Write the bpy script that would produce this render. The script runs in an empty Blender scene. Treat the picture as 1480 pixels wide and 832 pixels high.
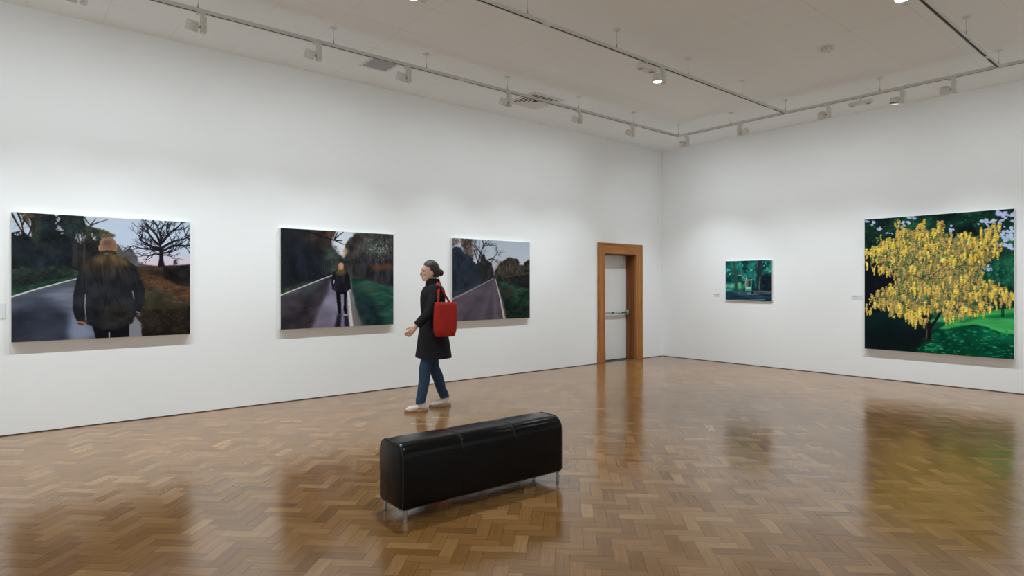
import bpy, bmesh, math, random
import numpy as np
from mathutils import Vector, Matrix

random.seed(7)
RNG = np.random.default_rng(11)
C = bpy.context.scene.collection
SC = bpy.context.scene

# ------------------------------------------------------------------ room dimensions (metres)
XL, XR = -7.488, 5.2          # left wall face, right wall face
YF, YB = -6.0, 10.204         # front wall face (behind the camera), back wall face
ZC = 4.067                    # ceiling rim height
ZC2 = 4.091                   # middle field of the ceiling
TX, TY, TZ = -6.06, 8.70, 3.882   # lighting track: left run, back run, height of its axis

# ------------------------------------------------------------------ helpers
def lin(c):
    out = []
    for v in c[:3]:
        v = v / 255.0
        out.append(v / 12.92 if v <= 0.04045 else ((v + 0.055) / 1.055) ** 2.4)
    return out

def mat(name, col, rough=0.5, metal=0.0, spec=0.5, noise=0.0, nscale=20.0, bump=0.0, bscale=200.0, emit=None, estr=0.0, stretch=(1, 1, 1)):
    """procedural principled material with a little noise in colour and bump"""
    m = bpy.data.materials.new(name); m.use_nodes = True
    nt = m.node_tree; N = nt.nodes; L = nt.links
    b = N['Principled BSDF']
    b.inputs['Roughness'].default_value = rough
    b.inputs['Metallic'].default_value = metal
    b.inputs['Specular IOR Level'].default_value = spec
    l = lin(col) if max(col) > 1.0 else list(col)
    tc = N.new('ShaderNodeTexCoord')
    mp = N.new('ShaderNodeMapping'); mp.inputs['Scale'].default_value = stretch
    L.new(tc.outputs['Object'], mp.inputs['Vector'])
    nz = N.new('ShaderNodeTexNoise'); nz.inputs['Scale'].default_value = nscale; nz.inputs['Detail'].default_value = 4
    L.new(mp.outputs['Vector'], nz.inputs['Vector'])
    rp = N.new('ShaderNodeValToRGB')
    rp.color_ramp.elements[0].position = 0.3; rp.color_ramp.elements[1].position = 0.7
    rp.color_ramp.elements[0].color = [max(0, v * (1 - noise)) for v in l] + [1]
    rp.color_ramp.elements[1].color = [min(1, v * (1 + noise)) for v in l] + [1]
    L.new(nz.outputs['Fac'], rp.inputs['Fac'])
    L.new(rp.outputs['Color'], b.inputs['Base Color'])
    if bump:
        n2 = N.new('ShaderNodeTexNoise'); n2.inputs['Scale'].default_value = bscale; n2.inputs['Detail'].default_value = 3
        L.new(mp.outputs['Vector'], n2.inputs['Vector'])
        bp = N.new('ShaderNodeBump'); bp.inputs['Strength'].default_value = bump; bp.inputs['Distance'].default_value = 0.002
        L.new(n2.outputs['Fac'], bp.inputs['Height'])
        L.new(bp.outputs['Normal'], b.inputs['Normal'])
    if emit is not None:
        b.inputs['Emission Color'].default_value = list(emit) + [1]
        b.inputs['Emission Strength'].default_value = estr
    return m

def obj(name, bm, m, parent=None, smooth=False, angle=35):
    me = bpy.data.meshes.new(name)
    bm.normal_update(); bm.to_mesh(me); bm.free()
    return link(name, me, m, parent, smooth, angle)

def link(name, me, m, parent=None, smooth=False, angle=35):
    if m is not None:
        me.materials.append(m)
    o = bpy.data.objects.new(name, me); C.objects.link(o)
    if parent is not None:
        o.parent = parent
    if smooth:
        me.shade_smooth()
        if angle < 179:
            bm = bmesh.new(); bm.from_mesh(me)
            a = math.radians(angle)
            for e in bm.edges:
                if len(e.link_faces) == 2 and e.calc_face_angle(0) > a:
                    e.smooth = False
            bm.to_mesh(me); bm.free()
    return o

def empty(name, loc=(0, 0, 0), rz=0.0):
    o = bpy.data.objects.new(name, None); C.objects.link(o)
    o.location = loc; o.rotation_euler = (0, 0, rz); o.empty_display_size = 0.1
    return o

def tag(o, label, cat, group=None):
    o['label'] = label; o['category'] = cat
    if group: o['group'] = group
    return o

def struct(o, kind='structure'):
    o['kind'] = kind
    return o

def box(bm, a, b, bev=0.0, seg=2):
    """axis-aligned box between two corners, optionally with rounded edges"""
    a, b = [min(p, q) for p, q in zip(a, b)], [max(p, q) for p, q in zip(a, b)]
    r = bmesh.ops.create_cube(bm, size=1.0)
    vs = r['verts']
    for v in vs:
        v.co = Vector([a[i] + (v.co[i] + 0.5) * (b[i] - a[i]) for i in range(3)])
    if bev > 0:
        es = list({e for v in vs for e in v.link_edges})
        bmesh.ops.bevel(bm, geom=es, offset=bev, segments=seg, affect='EDGES', profile=0.5)
    return bm

def frame_of(d):
    d = Vector(d).normalized()
    u = d.orthogonal().normalized()
    if abs(d.z) < 0.98:
        u = Vector((0, 0, 1)).cross(d).normalized()
    return u, d.cross(u).normalized()

def rings(bm, loops, cap=True):
    """skin a list of closed vertex loops"""
    vv = [[bm.verts.new(p) for p in lp] for lp in loops]
    n = len(vv[0])
    for a, b in zip(vv[:-1], vv[1:]):
        for i in range(n):
            bm.faces.new((a[i], a[(i + 1) % n], b[(i + 1) % n], b[i]))
    if cap:
        bm.faces.new(list(reversed(vv[0]))); bm.faces.new(vv[-1])
    return bm

def circ(c, u, v, ru, rv, n):
    c = Vector(c)
    return [c + u * (ru * math.cos(2 * math.pi * i / n)) + v * (rv * math.sin(2 * math.pi * i / n)) for i in range(n)]

def cyl(bm, a, b, r0, r1=None, n=24):
    r1 = r0 if r1 is None else r1
    a, b = Vector(a), Vector(b)
    u, v = frame_of(b - a)
    return rings(bm, [circ(a, u, v, r0, r0, n), circ(b, u, v, r1, r1, n)])

def lathe(bm, org, d, prof, n=28):
    """prof: (distance along axis, radius)"""
    u, v = frame_of(d); d = Vector(d).normalized(); org = Vector(org)
    return rings(bm, [circ(org + d * t, u, v, max(r, 1e-4), max(r, 1e-4), n) for t, r in prof])

def tube(bm, pts, rad, n=10, flat=1.0):
    pts = [Vector(p) for p in pts]
    if not hasattr(rad, '__len__'): rad = [rad] * len(pts)
    lps = []; u = None
    for i, p in enumerate(pts):
        d = (pts[min(i + 1, len(pts) - 1)] - pts[max(i - 1, 0)]).normalized()
        if u is None: u, v = frame_of(d)
        else:
            u = (u - d * u.dot(d)).normalized(); v = d.cross(u)
        lps.append(circ(p, u, v, rad[i], rad[i] * flat, n))
    return rings(bm, lps)

def spline(pts, k=6):
    """Catmull-Rom through points of any dimension"""
    P = [np.array(p, float) for p in pts]
    P = [2 * P[0] - P[1]] + P + [2 * P[-1] - P[-2]]
    out = []
    for i in range(1, len(P) - 2):
        for j in range(k):
            t = j / k
            a, b, c, d = P[i - 1], P[i], P[i + 1], P[i + 2]
            out.append(0.5 * ((2 * b) + (c - a) * t + (2 * a - 5 * b + 4 * c - d) * t * t + (3 * b - a - 3 * c + d) * t ** 3))
    out.append(P[-2])
    return out

def merge_smooth(bm, voxel, iters=4, fac=0.5):
    """fuse overlapping closed shells into one continuous skin"""
    me = bpy.data.meshes.new('fuse'); bm.normal_update()
    bmesh.ops.recalc_face_normals(bm, faces=bm.faces[:]); bm.to_mesh(me); bm.free()
    o = bpy.data.objects.new('fuse', me); C.objects.link(o)
    r = o.modifiers.new('r', 'REMESH'); r.mode = 'VOXEL'; r.voxel_size = voxel
    if iters:
        s = o.modifiers.new('s', 'SMOOTH'); s.iterations = iters; s.factor = fac
    dg = bpy.context.evaluated_depsgraph_get()
    me2 = bpy.data.meshes.new_from_object(o.evaluated_get(dg))
    bpy.data.objects.remove(o); bpy.data.meshes.remove(me)
    return me2

# ------------------------------------------------------------------ materials
M = {}
M['wall'] = mat('white_wall_paint', (0.815, 0.825, 0.825), 0.65, noise=0.01, nscale=1.5, bump=0.05, bscale=400)
M['gap'] = mat('dark_shadow_gap', (40, 36, 32), 0.8)
M['track'] = mat('white_track_metal', (0.62, 0.63, 0.61), 0.45, noise=0.02)
M['slot'] = mat('dark_track_slot', (38, 38, 34), 0.6)
M['fitting'] = mat('pale_grey_fitting', (0.68, 0.68, 0.65), 0.4, noise=0.02)
M['fit_dark'] = mat('dark_fitting_ring', (28, 28, 28), 0.5)
M['joint'] = mat('grey_pivot', (0.36, 0.36, 0.34), 0.45)
M['steel'] = mat('brushed_steel', (0.42, 0.41, 0.39), 0.36, metal=1.0, noise=0.05, nscale=60, stretch=(1, 1, 0.1))
M['wire'] = mat('grey_wire', (0.45, 0.45, 0.43), 0.4, metal=0.6)
M['lens_lit'] = mat('lit_lens', (0.9, 0.9, 0.9), 0.3, emit=(0.93, 0.97, 1.0), estr=9.0)
M['lens_wall'] = mat('lit_wall_lens', (0.9, 0.9, 0.9), 0.3, emit=(1, 0.98, 0.95), estr=4.0)
M['lens_off'] = mat('clear_round_lens', (0.36, 0.35, 0.33), 0.2)
M['leather'] = mat('black_leather', (0.0022, 0.002, 0.0024), 0.23, spec=0.18, noise=0.25, nscale=9, bump=0.06, bscale=160)
M['seam'] = mat('black_seam', (0.004, 0.004, 0.0045), 0.4, noise=0.1)
M['canvas'] = mat('pale_canvas_edge', (0.74, 0.74, 0.71), 0.8, noise=0.03, bump=0.1, bscale=500)
M['plate'] = mat('label_card', (0.70, 0.71, 0.72), 0.5, noise=0.01)
M['print'] = mat('grey_print', (0.33, 0.33, 0.33), 0.6)
M['door'] = mat('white_door_paint', (0.66, 0.66, 0.64), 0.45, noise=0.015, nscale=3)
M['green'] = mat('green_sign', (16, 74, 58), 0.5)
M['white'] = mat('white_print', (0.72, 0.78, 0.74), 0.5)
M['ventgrey'] = mat('grey_vent_panel', (0.36, 0.37, 0.39), 0.6, noise=0.06, nscale=90)
M['ventwhite'] = mat('white_vent_metal', (0.70, 0.69, 0.66), 0.45, noise=0.01)
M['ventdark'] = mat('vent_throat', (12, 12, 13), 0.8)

def wood_mat(name, dark, light, axis):
    m = bpy.data.materials.new(name); m.use_nodes = True
    nt = m.node_tree; N = nt.nodes; L = nt.links; b = N['Principled BSDF']
    tc = N.new('ShaderNodeTexCoord'); mp = N.new('ShaderNodeMapping')
    s = [34.0, 34.0, 34.0]; s[axis] = 1.6
    mp.inputs['Scale'].default_value = s
    nz = N.new('ShaderNodeTexNoise'); nz.inputs['Scale'].default_value = 1.0; nz.inputs['Detail'].default_value = 7
    nz.inputs['Roughness'].default_value = 0.62; nz.inputs['Distortion'].default_value = 0.4
    rp = N.new('ShaderNodeValToRGB')
    rp.color_ramp.elements[0].position = 0.32; rp.color_ramp.elements[1].position = 0.68
    rp.color_ramp.elements[0].color = lin(dark) + [1]; rp.color_ramp.elements[1].color = lin(light) + [1]
    L.new(tc.outputs['Object'], mp.inputs['Vector']); L.new(mp.outputs['Vector'], nz.inputs['Vector'])
    L.new(nz.outputs['Fac'], rp.inputs['Fac']); L.new(rp.outputs['Color'], b.inputs['Base Color'])
    b.inputs['Roughness'].default_value = 0.42; b.inputs['Specular IOR Level'].default_value = 0.35
    return m
M['oak_v'] = wood_mat('upright_oak', (134, 84, 38), (176, 116, 58), 2)
M['oak_h'] = wood_mat('level_oak', (136, 84, 38), (178, 117, 58), 1)
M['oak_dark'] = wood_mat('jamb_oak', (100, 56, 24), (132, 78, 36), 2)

# parquet: every block carries its own random tone and its own along/across coordinates
def parquet_mat():
    m = bpy.data.materials.new('oak_parquet'); m.use_nodes = True
    nt = m.node_tree; N = nt.nodes; L = nt.links; b = N['Principled BSDF']
    def math_(op, a, bb=None):
        n = N.new('ShaderNodeMath'); n.operation = op
        for i, x in enumerate((a, bb)):
            if x is None: continue
            if isinstance(x, (int, float)): n.inputs[i].default_value = x
            else: L.new(x, n.inputs[i])
        return n.outputs[0]
    uv = N.new('ShaderNodeUVMap'); uv.uv_map = 'block'
    sx = N.new('ShaderNodeSeparateXYZ'); L.new(uv.outputs['UV'], sx.inputs[0])
    at = N.new('ShaderNodeAttribute'); at.attribute_name = 'tone'
    sc = N.new('ShaderNodeSeparateColor'); L.new(at.outputs['Color'], sc.inputs[0])
    u, v = sx.outputs[0], sx.outputs[1]
    # block tone
    rp = N.new('ShaderNodeValToRGB'); e = rp.color_ramp.elements
    e[0].position = 0.0; e[0].color = lin((114, 79, 41)) + [1]
    e[1].position = 1.0; e[1].color = lin((156, 120, 77)) + [1]
    for p, c in ((0.18, (121, 85, 45)), (0.45, (130, 93, 51)), (0.75, (141, 103, 60))):
        k = e.new(p); k.color = lin(c) + [1]
    L.new(sc.outputs[0], rp.inputs['Fac'])
    # grain stretched along the block
    cx = N.new('ShaderNodeCombineXYZ')
    L.new(math_('ADD', math_('MULTIPLY', u, 5.0), math_('MULTIPLY', sc.outputs[1], 90.0)), cx.inputs[0])
    L.new(math_('MULTIPLY', v, 95.0), cx.inputs[1])
    L.new(math_('MULTIPLY', sc.outputs[2], 70.0), cx.inputs[2])
    nz = N.new('ShaderNodeTexNoise'); nz.inputs['Scale'].default_value = 1.0; nz.inputs['Detail'].default_value = 5
    nz.inputs['Distortion'].default_value = 0.8
    L.new(cx.outputs[0], nz.inputs['Vector'])
    gr = N.new('ShaderNodeMapRange'); gr.inputs[1].default_value = 0.28; gr.inputs[2].default_value = 0.72
    gr.inputs[3].default_value = 0.80; gr.inputs[4].default_value = 1.13
    L.new(nz.outputs['Fac'], gr.inputs[0])
    mx = N.new('ShaderNodeMix'); mx.data_type = 'RGBA'; mx.blend_type = 'MULTIPLY'; mx.inputs[0].default_value = 1.0
    gc = N.new('ShaderNodeCombineColor')
    for i in range(3): L.new(gr.outputs[0], gc.inputs[i])
    L.new(rp.outputs['Color'], mx.inputs[6]); L.new(gc.outputs[0], mx.inputs[7])
    # thin dark joints
    d = math_('MINIMUM', math_('MINIMUM', u, math_('SUBTRACT', BL, u)), math_('MINIMUM', v, math_('SUBTRACT', BW, v)))
    jm = N.new('ShaderNodeMapRange'); jm.inputs[1].default_value = 0.0004; jm.inputs[2].default_value = 0.0013
    jm.inputs[3].default_value = 0.72; jm.inputs[4].default_value = 0.0
    L.new(d, jm.inputs[0])
    m2 = N.new('ShaderNodeMix'); m2.data_type = 'RGBA'
    L.new(jm.outputs[0], m2.inputs[0]); L.new(mx.outputs[2], m2.inputs[6]); m2.inputs[7].default_value = lin((46, 26, 12)) + [1]
    L.new(m2.outputs[2], b.inputs['Base Color'])
    # lacquer
    tc = N.new('ShaderNodeTexCoord')
    n3 = N.new('ShaderNodeTexNoise'); n3.inputs['Scale'].default_value = 1.1; n3.inputs['Detail'].default_value = 3
    L.new(tc.outputs['Object'], n3.inputs['Vector'])
    rr = N.new('ShaderNodeMapRange'); rr.inputs[1].default_value = 0.3; rr.inputs[2].default_value = 0.7
    rr.inputs[3].default_value = FLOOR_ROUGH[0]; rr.inputs[4].default_value = FLOOR_ROUGH[1]
    L.new(n3.outputs['Fac'], rr.inputs[0]); L.new(rr.outputs[0], b.inputs['Roughness'])
    b.inputs['IOR'].default_value = 1.7
    sl = N.new('ShaderNodeMapRange'); sl.inputs[3].default_value = 0.36; sl.inputs[4].default_value = 0.60    # some blocks are waxed shinier than others
    L.new(math_('ADD', math_('MULTIPLY', sc.outputs[0], 0.7), math_('MULTIPLY', sc.outputs[2], 0.3)), sl.inputs[0]); L.new(sl.outputs[0], b.inputs['Specular IOR Level'])
    bp = N.new('ShaderNodeBump'); bp.inputs['Strength'].default_value = 0.06; bp.inputs['Distance'].default_value = 0.001
    L.new(math_('ADD', math_('MULTIPLY', nz.outputs['Fac'], 0.5), math_('MULTIPLY', jm.outputs[0], -1.0)), bp.inputs['Height'])
    # no two blocks lie perfectly level
    ge = N.new('ShaderNodeNewGeometry'); tv = N.new('ShaderNodeCombineXYZ')
    L.new(math_('MULTIPLY', math_('SUBTRACT', sc.outputs[1], 0.5), 0.016), tv.inputs[0])
    L.new(math_('MULTIPLY', math_('SUBTRACT', sc.outputs[2], 0.5), 0.016), tv.inputs[1])
    va = N.new('ShaderNodeVectorMath'); va.operation = 'ADD'; L.new(ge.outputs['Normal'], va.inputs[0]); L.new(tv.outputs[0], va.inputs[1])
    vn = N.new('ShaderNodeVectorMath'); vn.operation = 'NORMALIZE'; L.new(va.outputs[0], vn.inputs[0])
    L.new(vn.outputs[0], bp.inputs['Normal'])
    L.new(bp.outputs['Normal'], b.inputs['Normal'])
    return m
BL, BW = 0.2286, 0.0762
FLOOR_ROUGH = (0.14, 0.20)
M['floor'] = parquet_mat()

# ------------------------------------------------------------------ floor: herringbone parquet at 45 degrees to the walls
def clip_rect(poly, x0, x1, y0, y1):
    for ax, lim, sgn in ((0, x0, 1), (0, x1, -1), (1, y0, 1), (1, y1, -1)):
        out = []
        for i in range(len(poly)):
            p, q = poly[i], poly[(i + 1) % len(poly)]
            dp, dq = sgn * (p[ax] - lim), sgn * (q[ax] - lim)
            if dp >= 0: out.append(p)
            if (dp >= 0) != (dq >= 0):
                t = dp / (dp - dq)
                out.append((p[0] + t * (q[0] - p[0]), p[1] + t * (q[1] - p[1])))
        poly = out
        if len(poly) < 3: return []
    return poly

def build_floor():
    s = math.sqrt(0.5)
    verts, faces, uvs, tones = [], [], [], []
    U0, V0 = -0.968, 3.258
    def emit(u0, v0, du, dv):
        quad = [(u0, v0), (u0 + du, v0), (u0 + du, v0 + dv), (u0, v0 + dv)]
        w = [(s * (a - b), s * (a + b)) for a, b in quad]
        if max(p[0] for p in w) < XL or min(p[0] for p in w) > XR or max(p[1] for p in w) < YF or min(p[1] for p in w) > YB: return
        w = clip_rect(w, XL, XR, YF, YB)
        if not w: return
        t = (random.betavariate(2.2, 2.0), random.random(), random.random())
        i0 = len(verts)
        for p in w:
            verts.append((p[0], p[1], 0.0))
            a, b = s * (p[0] + p[1]) - u0, s * (-p[0] + p[1]) - v0
            uvs.append((a, b) if du > dv else (b, a)); tones.append(t)
        faces.append(list(range(i0, i0 + len(w))))
    a1 = (BW, -BW); a2 = (BL + BW, BL - BW)
    for i in range(-260, 261):
        for j in range(-70, 71):
            u = U0 + i * a1[0] + j * a2[0]; v = V0 + i * a1[1] + j * a2[1]
            x, y = s * (u - v), s * (u + v)
            if not (XL - 0.6 < x < XR + 0.6 and YF - 0.6 < y < YB + 0.6): continue
            emit(u, v, BL, BW)
            emit(u + BL, v, BW, BL)
    me = bpy.data.meshes.new('floor')
    me.from_pydata(verts, [], faces)
    ul = me.uv_layers.new(name='block')
    ul.data.foreach_set('uv', np.array(uvs, np.float32).ravel())
    ca = me.color_attributes.new('tone', 'FLOAT_COLOR', 'CORNER')
    t4 = np.ones((len(tones), 4), np.float32); t4[:, :3] = np.array(tones, np.float32)
    ca.data.foreach_set('color', t4.ravel())
    return struct(link('floor', me, M['floor']))
build_floor()

# ------------------------------------------------------------------ walls
DY0, DY1, DZ = 8.461, 9.335, 1.982      # door opening
b = bmesh.new()
T = 0.32
box(b, (XL - T, YF - T, 0), (XL, DY0, ZC + 0.3)); box(b, (XL - T, DY1, 0), (XL, YB + T, ZC + 0.3)); box(b, (XL - T, DY0, DZ), (XL, DY1, ZC + 0.3))
struct(obj('wall_left', b, M['wall']))
b = bmesh.new(); box(b, (XL, YB, 0), (XR + T, YB + T, ZC + 0.3)); struct(obj('wall_back', b, M['wall']))
b = bmesh.new(); box(b, (XR, YF - T, 0), (XR + T, YB, ZC + 0.3)); struct(obj('wall_right', b, M['wall']))
b = bmesh.new(); box(b, (XL, YF - T, 0), (XR, YF, ZC + 0.3)); struct(obj('wall_front', b, M['wall']))
# dark strips along the wall foot, the gap's shade put into their colour
b = bmesh.new(); box(b, (XL, YF, 0.0), (XL + 0.003, 8.28, 0.009)); box(b, (XL, 9.56, 0.0), (XL + 0.003, YB, 0.009)); struct(obj('gap_shade_1', b, M['gap']))
b = bmesh.new(); box(b, (XL + 0.003, YB - 0.003, 0.0), (XR, YB, 0.009)); struct(obj('gap_shade_2', b, M['gap']))

# ------------------------------------------------------------------ ceiling: tiled rim, shallow cove, middle field
def ceiling_mat():
    m = bpy.data.materials.new('ceiling_tiles'); m.use_nodes = True
    nt = m.node_tree; N = nt.nodes; L = nt.links; b_ = N['Principled BSDF']
    b_.inputs['Roughness'].default_value = 0.85; b_.inputs['Specular IOR Level'].default_value = 0.2
    tc = N.new('ShaderNodeTexCoord'); sx = N.new('ShaderNodeSeparateXYZ'); L.new(tc.outputs['Object'], sx.inputs[0])
    def joint(src, off, step):
        a = N.new('ShaderNodeMath'); a.operation = 'SUBTRACT'; L.new(src, a.inputs[0]); a.inputs[1].default_value = off - step / 2
        w = N.new('ShaderNodeMath'); w.operation = 'PINGPONG'; w.inputs[1].default_value = step / 2
        s2 = N.new('ShaderNodeMath'); s2.operation = 'SUBTRACT'; s2.inputs[0].default_value = step / 2
        L.new(a.outputs[0], w.inputs[0]); L.new(w.outputs[0], s2.inputs[1])
        return s2.outputs[0]
    mn = N.new('ShaderNodeMath'); mn.operation = 'MINIMUM'
    L.new(joint(sx.outputs[0], -6.9, 0.602), mn.inputs[0]); L.new(joint(sx.outputs[1], 0.245, 0.605), mn.inputs[1])
    mr = N.new('ShaderNodeMapRange'); mr.inputs[1].default_value = 0.0015; mr.inputs[2].default_value = 0.005
    mr.inputs[3].default_value = 1.0; mr.inputs[4].default_value = 0.0; L.new(mn.outputs[0], mr.inputs[0])
    nz = N.new('ShaderNodeTexNoise'); nz.inputs['Scale'].default_value = 0.9; L.new(tc.outputs['Object'], nz.inputs['Vector'])
    nr = N.new('ShaderNodeMapRange'); nr.inputs[1].default_value = 0.35; nr.inputs[2].default_value = 0.65
    nr.inputs[3].default_value = 0.0; nr.inputs[4].default_value = 0.28; L.new(nz.outputs['Fac'], nr.inputs[0])
    f = N.new('ShaderNodeMath'); f.operation = 'MULTIPLY'; L.new(mr.outputs[0], f.inputs[0]); L.new(nr.outputs[0], f.inputs[1])
    mx = N.new('ShaderNodeMix'); mx.data_type = 'RGBA'; L.new(f.outputs[0], mx.inputs[0])
    mx.inputs[6].default_value = (0.855, 0.895, 0.91, 1); mx.inputs[7].default_value = (0.36, 0.34, 0.31, 1)
    L.new(mx.outputs[2], b_.inputs['Base Color'])
    return m
M['ceiling'] = ceiling_mat()
def build_ceiling():
    b = bmesh.new()
    def loop(x0, x1, y0, y1, z): return [b.verts.new(p) for p in ((x0, y0, z), (x1, y0, z), (x1, y1, z), (x0, y1, z))]
    lps = [loop(XL, XR, YF, YB, ZC), loop(-5.93, XR - 1.5, YF + 1.5, YB - 1.55, ZC)]
    w = 0.30
    for k in range(1, 9):
        t = k / 8; z = ZC + (ZC2 - ZC) * (0.5 - 0.5 * math.cos(math.pi * t)); d = w * t
        lps.append(loop(-5.93 + d, XR - 1.5 - d, YF + 1.5 + d, YB - 1.55 - d, z))
    for a, c in zip(lps[:-1], lps[1:]):
        for i in range(4):
            b.faces.new((a[i], c[i], c[(i + 1) % 4], a[(i + 1) % 4]))
    b.faces.new(list(reversed(lps[-1])))
    bmesh.ops.recalc_face_normals(b, faces=b.faces[:])
    return struct(obj('ceiling', b, M['ceiling'], None, True, 20))
build_ceiling()

# ------------------------------------------------------------------ door in the left wall
d1 = struct(empty('door_1', (XL - 0.19, 0.5 * (DY0 + DY1), 0)))
d1['label'] = 'white exit door in a brown oak surround near the corner'
d1['category'] = 'door'
def at_door(bm): bmesh.ops.translate(bm, vec=(-d1.location.x, -d1.location.y, 0), verts=bm.verts[:]); return bm
XF = -7.443
def casing_upright(y0, y1, inner):
    bm = bmesh.new()
    s = 1 if inner > 0 else -1
    a, c = (y0, y1) if s > 0 else (y1, y0)     # a = outer edge, c = inner edge
    box(bm, (XL, a, 0.2), (XF, a + s * 0.034, 2.175), 0.006)
    box(bm, (XL, a + s * 0.034, 0.2), (XF - 0.008, c - s * 0.03, DZ + 0.05), 0.003)
    box(bm, (XL, c - s * 0.032, 0.2), (XF - 0.003, c, DZ + 0.032), 0.005)
    return bm
obj('casing', at_door(casing_upright(8.294, DY0, 1)), M['oak_v'], d1)
obj('casing', at_door(casing_upright(DY1, 9.535, -1)), M['oak_v'], d1)
bm = bmesh.new()
box(bm, (XL, 8.294, 2.175 - 0.034), (XF + 0.001, 9.535, 2.176), 0.006)
box(bm, (XL, 8.33, DZ + 0.03), (XF - 0.0075, 9.50, 2.142), 0.003)
box(bm, (XL, DY0 - 0.03, DZ), (XF - 0.0025, DY1 + 0.03, DZ + 0.032), 0.005)
obj('head_casing', at_door(bm), M['oak_h'], d1)
for y0, y1 in ((8.288, DY0 + 0.004), (DY1 - 0.004, 9.541)):
    bm = bmesh.new(); box(bm, (XL, y0, 0.0), (XF + 0.006, y1, 0.215), 0.006)
    obj('plinth_block', at_door(bm), M['oak_v'], d1)
# reveal linings
for y0, y1, s in ((DY0 - 0.02, DY0 + 0.004, 1), (DY1 - 0.004, DY1 + 0.02, -1)):
    bm = bmesh.new()
    box(bm, (XL - 0.30, y0, 0), (XL + 0.002, y1, DZ + 0.004))
    if s > 0: box(bm, (XL - 0.18, y1, 0), (XL - 0.09, y1 + 0.016, DZ - 0.012))
    else: box(bm, (XL - 0.18, y0 - 0.016, 0), (XL - 0.09, y0, DZ - 0.012))
    obj('jamb', at_door(bm), M['oak_dark'], d1)
bm = bmesh.new(); box(bm, (XL - 0.30, DY0 + 0.004, DZ - 0.012), (XL + 0.002, DY1 - 0.004, DZ + 0.02)); obj('head_jamb', at_door(bm), M['oak_dark'], d1)
bm = bmesh.new(); box(bm, (XL - 0.24, DY0 + 0.006, 0.014), (XL - 0.185, DY1 - 0.006, DZ - 0.014), 0.003)
leaf = obj('door_leaf', at_door(bm), M['door'], d1)
bm = bmesh.new(); box(bm, (XL - 0.315, DY0 + 0.004, 0.0), (XL - 0.186, DY1 - 0.004, 0.012)); obj('threshold', at_door(bm), M['gap'], d1)
# push bar across the leaf
bm = bmesh.new()
xb = XL - 0.185
box(bm, (xb + 0.035, DY0 + 0.03, 0.872), (xb + 0.062, DY1 - 0.05, 0.906), 0.006)
bar = obj('push_bar', at_door(bm), M['steel'], d1, True)
for y in (DY0 + 0.02, DY1 - 0.058):
    bm = bmesh.new(); box(bm, (xb, y, 0.845), (xb + 0.066, y + 0.045, 0.93), 0.006); obj('bar_bracket', at_door(bm), M['joint'], bar, True)
bm = bmesh.new(); box(bm, (xb + 0.062, 8.84, 0.871), (xb + 0.0635, 9.14, 0.907)); sg = obj('bar_sign', at_door(bm), M['green'], bar)
sg['label'] = 'green strip with white lettering'
bm = bmesh.new()
y = 8.89
for w_ in (.022, .012, .016, .02, 0, .02, .014, .018, 0, .016, .012, 0, .018, .014, .02):
    if w_: box(bm, (xb + 0.0635, y, 0.881), (xb + 0.0642, y + w_ * 0.7, 0.897))
    y += (w_ or 0.01) * 0.95
obj('lettering', at_door(bm), M['white'], bar)

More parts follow.
